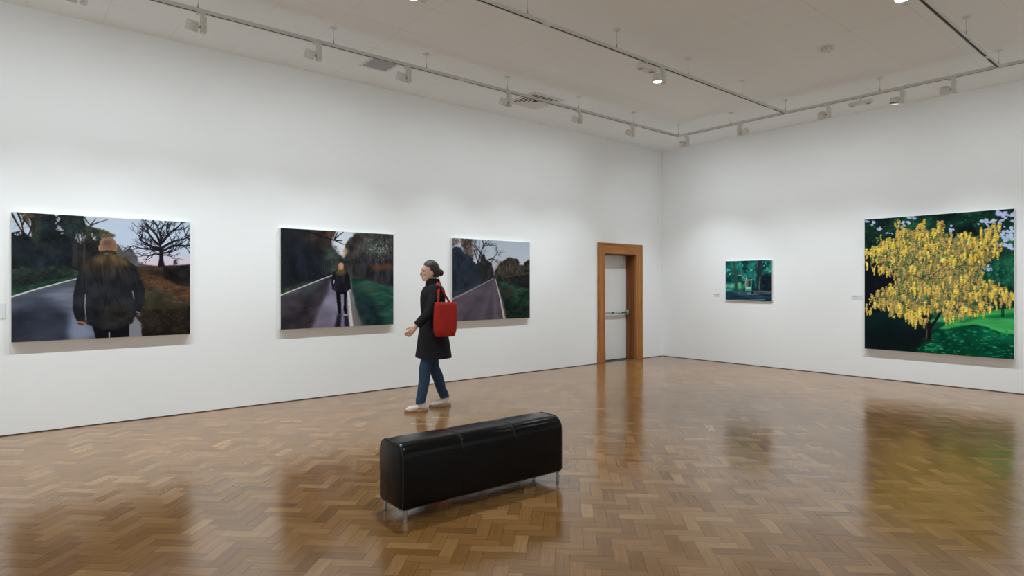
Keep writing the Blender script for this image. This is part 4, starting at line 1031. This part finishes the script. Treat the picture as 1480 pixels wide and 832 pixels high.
# lamps beyond the frame: wall track rows carry on, the others are added fill
for x, y in ((-4.25, -0.6), (-4.25, -3.4), (-1.8, 2.6), (-1.8, -1.6), (0.65, 5.7), (0.65, 2.4), (0.65, -1.6), (3.0, 4.0), (3.0, 0.2)): lamp((x, y, 3.74), (0, 0, -1), W_DOWN, 110, 1.0, 0.02)  # added unseen downlights that brighten floor and ceiling by bounce
for y in (-0.6, -1.8, -3.0, -4.2): wash((TX, y, 3.74), -1, 0)
for x in (-0.9, 0.4, 1.7, 3.0): wash((x, TY, 3.74), 0, 1)
for y in (7.0, 4.6, 2.2, -0.2, -2.6): wash((XR - 1.45, y, 3.74), 1, 0, 3.4, FILL_COOL)  # added unseen fill lamps washing the right wall
for x in (-5.0, -2.6, -0.2, 2.2): wash((x, YF + 1.45, 3.74), 0, -1, 3.4, FILL_COOL)  # added unseen fill lamps washing the front wall

# oblong twin-lens fittings
def twin(x, y, along, label):
    o = empty('emergency_light', (x, y, TZ - 0.017)); tag(o, label, 'emergency light', 'oblong twin fittings on the tracks')
    A = Vector((along[0], along[1], 0)); S = Vector((-along[1], along[0], 0)); Z = Vector((0, 0, 1))
    def stadium(l, r, z, n=12):
        out = []
        for i in range(n + 1): t = -math.pi / 2 + math.pi * i / n; out.append(A * (l + r * math.cos(t)) + S * (r * math.sin(t)) + Z * z)
        for i in range(n + 1): t = math.pi / 2 + math.pi * i / n; out.append(A * (-l + r * math.cos(t)) + S * (r * math.sin(t)) + Z * z)
        return out
    bm = bmesh.new(); rings(bm, [stadium(.10, r, z) for r, z in ((.040, -.092), (.050, -.088), (.055, -.078), (.055, -.054), (.048, -.048))]); bmesh.ops.recalc_face_normals(bm, faces=bm.faces[:])
    obj('body', bm, M['fitting'], o, True)
    bm = bmesh.new(); cyl(bm, (0, 0, -0.052), (0, 0, -0.006), 0.013, 0.017, 16); t = A * -0.045; cyl(bm, t + Z * -0.026, t + Z * -0.001, 0.009, n=12); obj('stem', bm, M['fitting'], o, True)
    bm = bmesh.new(); box(bm, (-0.02, -0.02, -0.010), (0.02, 0.02, 0.004), 0.002); obj('adapter', bm, M['fitting'], o)
    for s_ in (-1, 1):
        bm = bmesh.new(); lathe(bm, A * (0.096 * s_) + Z * -0.0915, (0, 0, -1), [(0, .030), (.003, .030), (.005, .024), (.006, .012), (.0065, .001)], 24); obj('lens', bm, M['lens_off'], o, True)
twin(-4.25, 5.50, (0, 1), 'oblong twin fitting on the middle track beside the lit lamp')
twin(-3.254, TY, (1, 0), 'oblong twin fitting under the end wall track')

# ------------------------------------------------------------------ ceiling fittings
o = empty('smoke_detector', (-3.03, 7.18, ZC2)); tag(o, 'round white smoke detector alone on the middle of the ceiling', 'smoke detector')
bm = bmesh.new(); lathe(bm, (0, 0, 0), (0, 0, -1), [(0, .062), (.008, .062), (.012, .056), (.012, .001)]); obj('base', bm, M['ventwhite'], o, True)
bm = bmesh.new(); lathe(bm, (0, 0, -0.012), (0, 0, -1), [(0, .044), (.005, .044), (.005, .001)]); obj('shadow_groove', bm, M['joint'], o, True)
bm = bmesh.new(); lathe(bm, (0, 0, -0.016), (0, 0, -1), [(0, .049), (.006, .051), (.02, .049), (.028, .040), (.034, .024), (.035, .001)]); obj('dome', bm, M['ventwhite'], o, True)
for k in range(8):
    bm = bmesh.new(); a = 2 * math.pi * (k + .3) / 8; c_ = Vector((math.cos(a), math.sin(a), 0)); cyl(bm, c_ * 0.0485 + Vector((0, 0, -.026)), c_ * 0.0485 + Vector((0, 0, -.038)), 0.0045, n=6)
    obj('vent_slot', bm, M['joint'], o)
o.scale = (1.2, 1.2, 1.2)

o = empty('ceiling_panel', (-6.60, 3.56, ZC)); tag(o, 'grey square panel with white rim set in the ceiling behind the left track', 'ceiling panel')
bm = bmesh.new()
for a_, b_ in (((-.29, -.185, -.008), (.14, -.155, 0)), ((-.29, .155, -.008), (.14, .185, 0)), ((-.29, -.155, -.008), (-.26, .155, 0)), ((.11, -.155, -.008), (.14, .155, 0))): box(bm, a_, b_, 0.002)
obj('rim', bm, M['ventwhite'], o)
bm = bmesh.new(); box(bm, (-.26, -.155, -.005), (.11, .155, 0)); obj('mesh_panel', bm, M['ventgrey'], o)

o = empty('air_grille', (-6.60, 5.99, ZC)); tag(o, 'square white louvred air grille in the ceiling by the left wall track', 'air grille')
bm = bmesh.new(); h_ = 0.298
for a_, b_ in (((-h_, -h_, -.010), (h_, -h_ + .035, 0)), ((-h_, h_ - .035, -.010), (h_, h_, 0)), ((-h_, -h_ + .035, -.010), (-h_ + .035, h_ - .035, 0)), ((h_ - .035, -h_ + .035, -.010), (h_, h_ - .035, 0))): box(bm, a_, b_, 0.002)
obj('frame', bm, M['ventwhite'], o)
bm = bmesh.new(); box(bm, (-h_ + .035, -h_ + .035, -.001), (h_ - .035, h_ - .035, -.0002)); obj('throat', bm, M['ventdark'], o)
for k in range(5):                                       # concentric sloping square louvres
    r0 = 0.262 - 0.048 * k; r1 = r0 - 0.034
    bm = bmesh.new()
    lo = [Vector((sx * r0, sy * r0, -.009)) for sx, sy in ((-1, -1), (1, -1), (1, 1), (-1, 1))]
    hi = [Vector((sx * r1, sy * r1, -.003)) for sx, sy in ((-1, -1), (1, -1), (1, 1), (-1, 1))]
    lo2 = [v + Vector((0, 0, .0015)) for v in lo]; hi2 = [v + Vector((0, 0, .0015)) for v in hi]
    L4 = [[bm.verts.new(p) for p in q] for q in (lo, hi, hi2, lo2)]
    for a_ in range(4):
        A_, B_ = L4[a_], L4[(a_ + 1) % 4]
        for i in range(4): bm.faces.new((A_[i], A_[(i + 1) % 4], B_[(i + 1) % 4], B_[i]))
    bmesh.ops.recalc_face_normals(bm, faces=bm.faces[:]); obj('louvre', bm, M['ventwhite'], o)

# ------------------------------------------------------------------ black leather bench
def build_bench():
    y0, y1 = 1.858, 3.150
    o = empty('bench', (-3.345, 0.5 * (y0 + y1), 0), math.radians(-1.6))
    tag(o, 'long black leather bench on thin steel legs in the middle of the parquet floor', 'bench')
    hw, hl = 0.152, 0.5 * (y1 - y0); zb, zt = 0.076, 0.468
    def prof(w, zb_, zt_, R, r):
        pts = []
        for (cx_, cz, rr, a0) in ((w - r, zb_ + r, r, -90), (w - R, zt_ - R, R, 0), (-w + R, zt_ - R, R, 90), (-w + r, zb_ + r, r, 180)):
            for i in range(9):
                t = math.radians(a0 + 90 * i / 8); pts.append((cx_ + rr * math.cos(t), cz + rr * math.sin(t)))
        return pts
    bm = bmesh.new(); lps = []
    stations = []
    seams = (-hl / 3, hl / 3)
    ys = sorted(set([-hl + 0.012 + (2 * hl - 0.024) * i / 60 for i in range(61)] + [s + d for s in seams for d in (-0.008, -0.004, 0, 0.004, 0.008)]))
    for y in [-hl, -hl + 0.003, -hl + 0.007] + ys + [hl - 0.007, hl - 0.003, hl]:
        e = min(y + hl, hl - y)
        inset = 0.008 * (1 - min(1, e / 0.012)) ** 2
        g = sum(0.0035 * math.exp(-((y - s) / 0.004) ** 2) for s in seams)
        seg = min(abs(y + hl), abs(y - hl), abs(y - seams[0]), abs(y - seams[1]))
        puff = 0.003 * min(1, seg / 0.12)
        lps.append([Vector((x, y, z)) for x, z in prof(hw - inset - g + puff - .003, zb + inset, zt - inset - g + puff - .003, 0.085, 0.025)])
    rings(bm, lps); bmesh.ops.recalc_face_normals(bm, faces=bm.faces[:])
    body = obj('upholstery', bm, M['leather'], o, True, 50)
    # seam cords over the top and piping round the two ends
    for s in seams:
        pp = [p for p in prof(hw - 0.0045, zb, zt - 0.0045, 0.085, 0.025)]
        path = [Vector((x, s, z)) for x, z in pp if z > zb + 0.2]
        bm = bmesh.new(); tube(bm, path, 0.0022, 6); obj('seam', bm, M['seam'], body, True)
    for y in (-hl + 0.006, hl - 0.006):
        path = [Vector((x, y, z)) for x, z in prof(hw - 0.0035, zb + 0.003, zt - 0.004, 0.085, 0.025)]; path.append(path[0])
        bm = bmesh.new(); tube(bm, path, 0.0042, 8); obj('piping', bm, M['seam'], body, True)
    bm = bmesh.new(); box(bm, (-hw + 0.02, -hl + 0.02, zb - 0.006), (hw - 0.02, hl - 0.02, zb + 0.01), 0.003); obj('base_board', bm, M['seam'], o)
    for sx in (-1, 1):
        for sy in (-1, 1):
            bm = bmesh.new(); lathe(bm, (sx * (hw - 0.020), sy * (hl - 0.030), 0), (0, 0, 1), [(0, .0115), (.006, .0125), (.010, .0125), (.012, .0105), (zb - .006, .0105), (zb - .004, .020), (zb, .020)], 20)
            obj('leg', bm, M['steel'], o, True)
    return o
build_bench()

# ------------------------------------------------------------------ visitor
M['skin'] = mat('skin', (214, 176, 154), 0.5, spec=0.3, noise=0.04, nscale=30)
M['coat'] = mat('dark_coat_wool', (0.010, 0.009, 0.012), 0.8, spec=0.2, noise=0.25, nscale=40, bump=0.25, bscale=320)
M['jeans'] = mat('blue_denim', (46, 66, 88), 0.8, spec=0.2, noise=0.2, nscale=60, bump=0.2, bscale=500)
M['hair'] = mat('brown_hair', (44, 32, 26), 0.5, noise=0.35, nscale=70, stretch=(1, 1, .15), bump=0.4, bscale=90)
M['shoe'] = mat('pale_canvas_shoe', (206, 200, 190), 0.7, noise=0.06, bump=0.1)
M['sole'] = mat('brown_sole', (150, 122, 98), 0.6)
M['white_sock'] = mat('grey_sock', (150, 146, 142), 0.8, noise=0.05)
M['lace'] = mat('dark_lace', (60, 54, 50), 0.7)
M['eye'] = mat('eye', (40, 30, 26), 0.25)
M['lip'] = mat('lip', (168, 104, 92), 0.5)
M['bag'] = mat('red_bag_cloth', (156, 30, 22), 0.65, spec=0.3, noise=0.14, nscale=14, bump=0.2, bscale=260)

def ell(bm, c, rx, ry, rz, n=20, k=12, rot=None):
    m = Matrix.Translation(Vector(c)) @ (rot.to_4x4() if rot else Matrix.Identity(4)) @ Matrix.Diagonal((rx, ry, rz, 1))
    bmesh.ops.create_uvsphere(bm, u_segments=n, v_segments=k, radius=1.0, matrix=m)

def build_person():
    X, Y, Z = Vector((1, 0, 0)), Vector((0, 1, 0)), Vector((0, 0, 1))
    o = empty('person', (-5.985, 3.845, 0), math.radians(-16)); tag(o, 'person in a long dark coat and jeans walking past the paintings with a red bag', 'person')
    def ring(c, rx, ry, n=28, sq=2.0):
        out = []
        for i in range(n):
            t = 2 * math.pi * i / n; cs, sn = math.cos(t), math.sin(t)
            e = 2 / sq
            out.append(Vector(c) + X * (rx * math.copysign(abs(cs) ** e, cs)) + Y * (ry * math.copysign(abs(sn) ** e, sn)))
        return out
    hipL, kneL, ankL = (.085, 0, .87), (.082, -.115, .475), (.085, -.165, .085)
    hipR, kneR, ankR = (-.085, 0, .87), (-.085, .035, .47), (-.080, .165, .095)
    shL, elL, wrL = (.175, .005, 1.365), (.222, -.115, 1.10), (.205, -.255, .955)
    shR, elR, wrR = (-.175, .005, 1.365), (-.235, .03, 1.08), (-.230, -.03, .850)
    # ---- body: one continuous skin
    bm = bmesh.new()
    # face points to -Y, and is turned a little to the wall
    hc = Vector((-0.006, -0.03, 1.565))
    prof = [(-.105, .040, .036, -.040), (-.095, .052, .050, -.038), (-.075, .060, .062, -.028), (-.045, .066, .076, -.014), (-.015, .070, .086, -.004), (.02, .073, .092, .002), (.05, .0725, .093, .006), (.08, .064, .082, .010), (.102, .045, .058, .012), (.115, .018, .024, .012)]
    rings(bm, [ring(hc + Vector((0, yo, z)), rx, ry, 28, 2.15) for z, rx, ry, yo in prof])
    tube(bm, [hc + Vector((0, -.092, .012)), hc + Vector((0, -.106, -.018)), hc + Vector((0, -.110, -.030)), hc + Vector((0, -.090, -.036))], [.008, .011, .013, .008], 10)       # nose
    for s in (-1, 1):
        ell(bm, hc + Vector((s * .074, .008, -.012)), .010, .018, .030)                                  # ears
        ell(bm, hc + Vector((s * .032, -.082, .020)), .022, .012, .008)                                  # brow
        ell(bm, hc + Vector((s * .036, -.070, -.026)), .022, .020, .018)                                 # cheeks
    ell(bm, hc + Vector((0, -.082, -.060)), .022, .012, .010); ell(bm, hc + Vector((0, -.070, -.094)), .020, .018, .014)
    tube(bm, [(0, .012, 1.36), (-.002, .004, 1.43), (-.004, -.006, 1.49), hc + Vector((0, .01, -.05))], [.066, .056, .052, .054], 18)
    lps = [(.80, .150, .105, .006), (.87, .165, .118, .006), (.95, .155, .110, .004), (1.05, .128, .092, -.002), (1.15, .138, .100, -.004), (1.26, .158, .112, .0), (1.34, .168, .098, .004), (1.39, .140, .080, .008), (1.42, .075, .06, .010)]
    rings(bm, [ring((0, yo, z), rx, ry, 28, 2.3) for z, rx, ry, yo in lps])
    for h, k, a, sgn in ((hipL, kneL, ankL, 1), (hipR, kneR, ankR, -1)):
        h, k, a = Vector(h), Vector(k), Vector(a)
        tube(bm, [h + Vector((0, 0, .03)), h, h.lerp(k, .5), k, k.lerp(a, .3) + Vector((0, .012, 0)), a + Vector((0, 0, .08)), a], [.080, .084, .068, .052, .053, .038, .036], 18)
        tube(bm, [a + Vector((0, .045, -.05)), a + Vector((0, -.02, -.03)), a + Vector((sgn * .006, -.10, -.055)), a + Vector((sgn * .010, -.150, -.062))], [.030, .038, .034, .022], 14, .8)
    for s_, e, w, sgn in ((shL, elL, wrL, 1), (shR, elR, wrR, -1)):
        s_, e, w = Vector(s_), Vector(e), Vector(w)
        tube(bm, [s_ + Vector((-sgn * .05, 0, .0)), s_, s_.lerp(e, .5), e, e.lerp(w, .4), w], [.050, .052, .044, .038, .037, .025], 16)
        d = (w - e).normalized(); fw = Vector((0, -1, 0)); fw = (fw - d * fw.dot(d)).normalized(); out = d.cross(fw) 
        if out.x * sgn < 0: out = -out
        # palm facing the thigh, knuckles in a row from front (index) to back
        kn = w + d * .082
        lp = []
        for t, hw_, th in ((0, .022, .019), (.03, .034, .016), (.06, .040, .015), (.084, .039, .012)):
            c_ = w + d * t
            lp.append([c_ + fw * (hw_ * math.cos(q)) + out * (th * math.sin(q)) for q in [2 * math.pi * i / 14 for i in range(14)]])
        rings(bm, lp)
        for i, ln in enumerate((.066, .074, .069, .054)):
            off = fw * (.0285 - .0190 * i); b0 = w + d * .076 + off
            cur = -out
            p1 = b0 + d * ln * .42 + cur * ln * .06; p2 = p1 + d * ln * .30 + cur * ln * .20; p3 = p2 + d * ln * .20 + cur * ln * .24
            tube(bm, [b0 - d * .012, b0, p1, p2, p3], [.0090, .0092, .0086, .0078, .0066], 10)
        t0 = w + d * .022 + fw * .024; t1 = t0 + fw * .022 + d * .026 - out * .008; t2 = t1 + fw * .008 + d * .028 - out * .008; t3 = t2 + d * .020 - out * .004
        tube(bm, [t0 - fw * .012, t0, t1, t2, t3], [.013, .0125, .0105, .0092, .0070], 10)
    me = merge_smooth(bm, 0.0045, 3, .5)
    body = link('body', me, M['skin'], o, True, 180)
    for s in (-1, 1):
        b2 = bmesh.new(); ell(b2, hc + Vector((s * .031, -.0885, .004)), .0105, .006, .0052, 12, 8); obj('eye', b2, M['eye'], body, True)
        b2 = bmesh.new(); tube(b2, [hc + Vector((s * .016, -.096, .024)), hc + Vector((s * .034, -.092, .028)), hc + Vector((s * .048, -.078, .024))], [.002, .0028, .0016], 6); obj('eyebrow', b2, M['hair'], body, True)
    b2 = bmesh.new(); tube(b2, [hc + Vector((-.020, -.0865, -.058)), hc + Vector((0, -.0955, -.057)), hc + Vector((.020, -.0865, -.058))], [.002, .0055, .002], 8); obj('mouth', b2, M['lip'], body, True)
    # ---- hair: swept back into a knot at the nape, face left open
    b2 = bmesh.new()
    n1, n2 = 48, 30; vv = []
    for j in range(n2 + 1):
        el = -1.15 + (math.pi / 2 + 1.15) * j / n2; row = []
        for i in range(n1):
            az = 2 * math.pi * i / n1
            d = Vector((math.cos(el) * math.sin(az), -math.cos(el) * math.cos(az), math.sin(el)))     # az 0 = face
            r = Vector((d.x * .086, d.y * .108 + .012, d.z * .128 + .008))
            front = max(0.0, math.cos(az)) * math.cos(el)
            inside = 1.0
            hairline = 0.62 - 0.50 * max(0, (abs((az + math.pi) % (2 * math.pi) - math.pi)) / 1.9)
            a_ = abs((az + math.pi) % (2 * math.pi) - math.pi)
            if a_ < 1.75 and el < hairline + (0 if a_ < 1.2 else -(a_ - 1.2) * 1.1): inside = .80
            if a_ >= 1.75 and el < -.62: inside = .72
            wv = 1 + .012 * math.sin(az * 17 + el * 3)
            row.append(b2.verts.new(hc + r * inside * wv))
        vv.append(row)
    for a_, c_ in zip(vv[:-1], vv[1:]):
        for i in range(n1): b2.faces.new((a_[i], a_[(i + 1) % n1], c_[(i + 1) % n1], c_[i]))
    b2.faces.new(list(reversed(vv[0])))
    ell(b2, hc + Vector((0, .125, -.01)), .040, .036, .042)
    me = merge_smooth(b2, 0.005, 3, .5); link('hair', me, M['hair'], o, True, 180)
    # ---- jeans
    b2 = bmesh.new()
    rings(b2, [ring((0, yo, z), rx, ry, 28, 2.3) for z, rx, ry, yo in ((.79, .155, .112, .006), (.87, .174, .128, .006), (.95, .165, .120, .004), (1.02, .145, .105, 0))])
    for h, k, a in ((hipL, kneL, ankL), (hipR, kneR, ankR)):
        h, k, a = Vector(h), Vector(k), Vector(a)
        tube(b2, [h + Vector((0, 0, .04)), h, h.lerp(k, .5), k, k.lerp(a, .3) + Vector((0, .012, 0)), k.lerp(a, .7) + Vector((0, .004, 0)), a + Vector((0, 0, .035)), a + Vector((0, .004, .01))], [.084, .094, .080, .066, .064, .057, .055, .057], 20)
    me = merge_smooth(b2, 0.006, 2, .5); link('jeans', me, M['jeans'], o, True, 180)
    # ---- coat
    b2 = bmesh.new()
    co = [(.590, .232, .190, .010), (.600, .240, .196, .010), (.70, .228, .182, .010), (.82, .212, .166, .008), (.94, .194, .145, .006), (1.05, .176, .126, .002), (1.16, .180, .130, .0), (1.27, .192, .134, .002), (1.34, .198, .122, .006), (1.385, .165, .100, .010), (1.415, .105, .084, .012), (1.44, .082, .078, .010)]
    sm = spline(co, 4)
    lps = []
    for z, rx, ry, yo in sm:
        lp = ring((0, yo, z), rx, ry, 40, 2.3); f = max(0, (1.0 - z)) * .035
        for i, v in enumerate(lp):
            w_ = 1 + f * math.sin(i * 2 * math.pi / 40 * 6 + .8); v.x *= w_; v.y = yo + (v.y - yo) * w_
        lps.append(lp)
    rings(b2, lps)
    for s_, e, w, sgn in ((shL, elL, wrL, 1), (shR, elR, wrR, -1)):
        s_, e, w = Vector(s_), Vector(e), Vector(w)
        tube(b2, [s_ + Vector((-sgn * .07, 0, .005)), s_, s_.lerp(e, .5), e, e.lerp(w, .5), w - (w - e).normalized() * .02], [.062, .070, .062, .056, .052, .047], 18)
    me = merge_smooth(b2, 0.006, 3, .5); coat = link('coat', me, M['coat'], o, True, 180)
    b2 = bmesh.new()                                                                       # raised collar
    rings(b2, [ring((0, yo, z), rx, ry, 30, 2.1) for z, rx, ry, yo in ((1.405, .105, .092, .010), (1.45, .086, .082, .004), (1.485, .082, .080, -.002), (1.487, .074, .072, -.002), (1.44, .072, .070, .004))])
    bmesh.ops.recalc_face_normals(b2, faces=b2.faces[:]); obj('collar', b2, M['coat'], coat, True)
    # ---- shoes
    for a, sgn in ((ankL, 1), (ankR, -1)):
        a = Vector((a[0], a[1], 0))
        def outline(z, gx, gy):
            out = []
            for i in range(26):
                t = 2 * math.pi * i / 26; cs, sn = math.cos(t), math.sin(t)
                w_ = (.040 if sn > 0 else .046) + .004 * (-sn); yy = -.050 + sn * (-.135)
                wd = .034 + .012 * max(0, min(1, (.06 - yy) / .16)) if True else w_
                out.append(a + Vector((cs * (wd + gx) + sgn * .004 * (1 if yy < -.08 else 0), -.050 + sn * (.132 + gy), z)))
            return out
        b2 = bmesh.new(); rings(b2, [outline(z, gx, gy) for z, gx, gy in ((0, .000, 0), (.004, .003, .003), (.026, .004, .004), (.030, .002, .002))]); bmesh.ops.recalc_face_normals(b2, faces=b2.faces[:])
        b3 = bmesh.new()
        tube(b3, spline([a + Vector((0, .058, .040)), a + Vector((0, .02, .052)), a + Vector((0, -.06, .050)), a + Vector((0, -.120, .040)), a + Vector((0, -.165, .032))], 4), [.026, .030, .033, .035, .036, .036, .037, .037, .037, .037, .036, .036, .035, .032, .028, .022, .014], 16, .82)
        tube(b3, [a + Vector((0, .012, .05)), a + Vector((0, .016, .115))], [.042, .043], 18)
        for v in b3.verts: v.co.z = max(v.co.z, .024)
        me = merge_smooth(b3, 0.005, 2, .5); sh = link('shoe', me, M['shoe'], o, True, 180)
        obj('sole', b2, M['sole'], sh, True)
        b5 = bmesh.new(); lathe(b5, a + Vector((0, .015, .104)), (0, 0, 1), [(0, .0415), (.004, .0475), (.012, .0475), (.014, .042)], 24); obj('cuff', b5, M['white_sock'], sh, True)
        b4 = bmesh.new()
        for q in range(4):
            yy = -.045 - .020 * q; zz = .084 - .0045 * q
            tube(b4, [a + Vector((-.022, yy, zz - .006)), a + Vector((0, yy - .004, zz + .002)), a + Vector((.022, yy, zz - .006))], .003, 6)
        obj('laces', b4, M['lace'], sh, True)
    return o
person = build_person()

def build_bag():
    o = empty('shoulder_bag', (-5.985, 3.845, 0), math.radians(-16)); tag(o, 'red cloth shoulder bag hanging at the side of the person in the dark coat', 'bag')
    bm = bmesh.new(); lps = []
    c = Vector((.282, .060, .055))
    for z, l, t in ((.735, .100, .030), (.742, .124, .042), (.80, .140, .050), (.90, .146, .050), (1.0, .145, .044), (1.08, .140, .036), (1.115, .136, .028), (1.117, .131, .023), (1.09, .129, .022)):
        lp = []
        for i in range(36):
            q = 2 * math.pi * i / 36; cs, sn = math.cos(q), math.sin(q)
            w_ = 1 + .05 * math.sin(3 * q + z * 11) * (1 if .76 < z < 1.05 else .3)
            lp.append(c + Vector((math.copysign(abs(cs) ** .75, cs) * t * w_, math.copysign(abs(sn) ** .6, sn) * l * .92 + .02 * (z - .9), z + .055)))
        lps.append(lp)
    rings(bm, lps); bmesh.ops.recalc_face_normals(bm, faces=bm.faces[:])
    obj('pouch', bm, M['bag'], o, True, 60)
    for dx in (-.022, .022):
        bm = bmesh.new()
        pts = spline([(c.x + dx, -.03, 1.15), (c.x - .015 + dx * .6, -.02, 1.25), (.235, .0, 1.37), (.150, .018 + dx * .5, 1.437), (.228, .035, 1.37), (c.x - .015 + dx * .5, .09, 1.26), (c.x + dx, .14, 1.15)], 6)
        tube(bm, pts, .0125, 8, .35); obj('strap', bm, M['bag'], o, True)
    return o
build_bag()

# ------------------------------------------------------------------ world, camera, output look
w = bpy.data.worlds.new('World'); SC.world = w; w.use_nodes = True
w.node_tree.nodes['Background'].inputs[0].default_value = (0.5, 0.5, 0.5, 1); w.node_tree.nodes['Background'].inputs[1].default_value = 0.1
cam = bpy.data.cameras.new('camera'); co_ = bpy.data.objects.new('camera', cam); C.objects.link(co_); SC.camera = co_
cam.sensor_width = 36.0; cam.lens = 36.0 * 892.0 / 1480.0
cam.shift_y = -5.0 / 1480.0
cam.clip_start = 0.05; cam.clip_end = 100
co_.location = (0, 0, 1.42)
co_.rotation_euler = (math.radians(90), 0, math.atan(1061.0 / 892.0))
SC.view_settings.view_transform = 'Standard'
try: SC.view_settings.look = 'None'
except Exception: pass
SC.view_settings.gamma = 1.0; SC.view_settings.use_curve_mapping = False
SC.view_settings.exposure = 0.12
SC.cycles.max_bounces = 10; SC.cycles.diffuse_bounces = 6; SC.cycles.glossy_bounces = 4
SC.cycles.sample_clamp_indirect = 6.0
SC.cycles.use_denoising = True
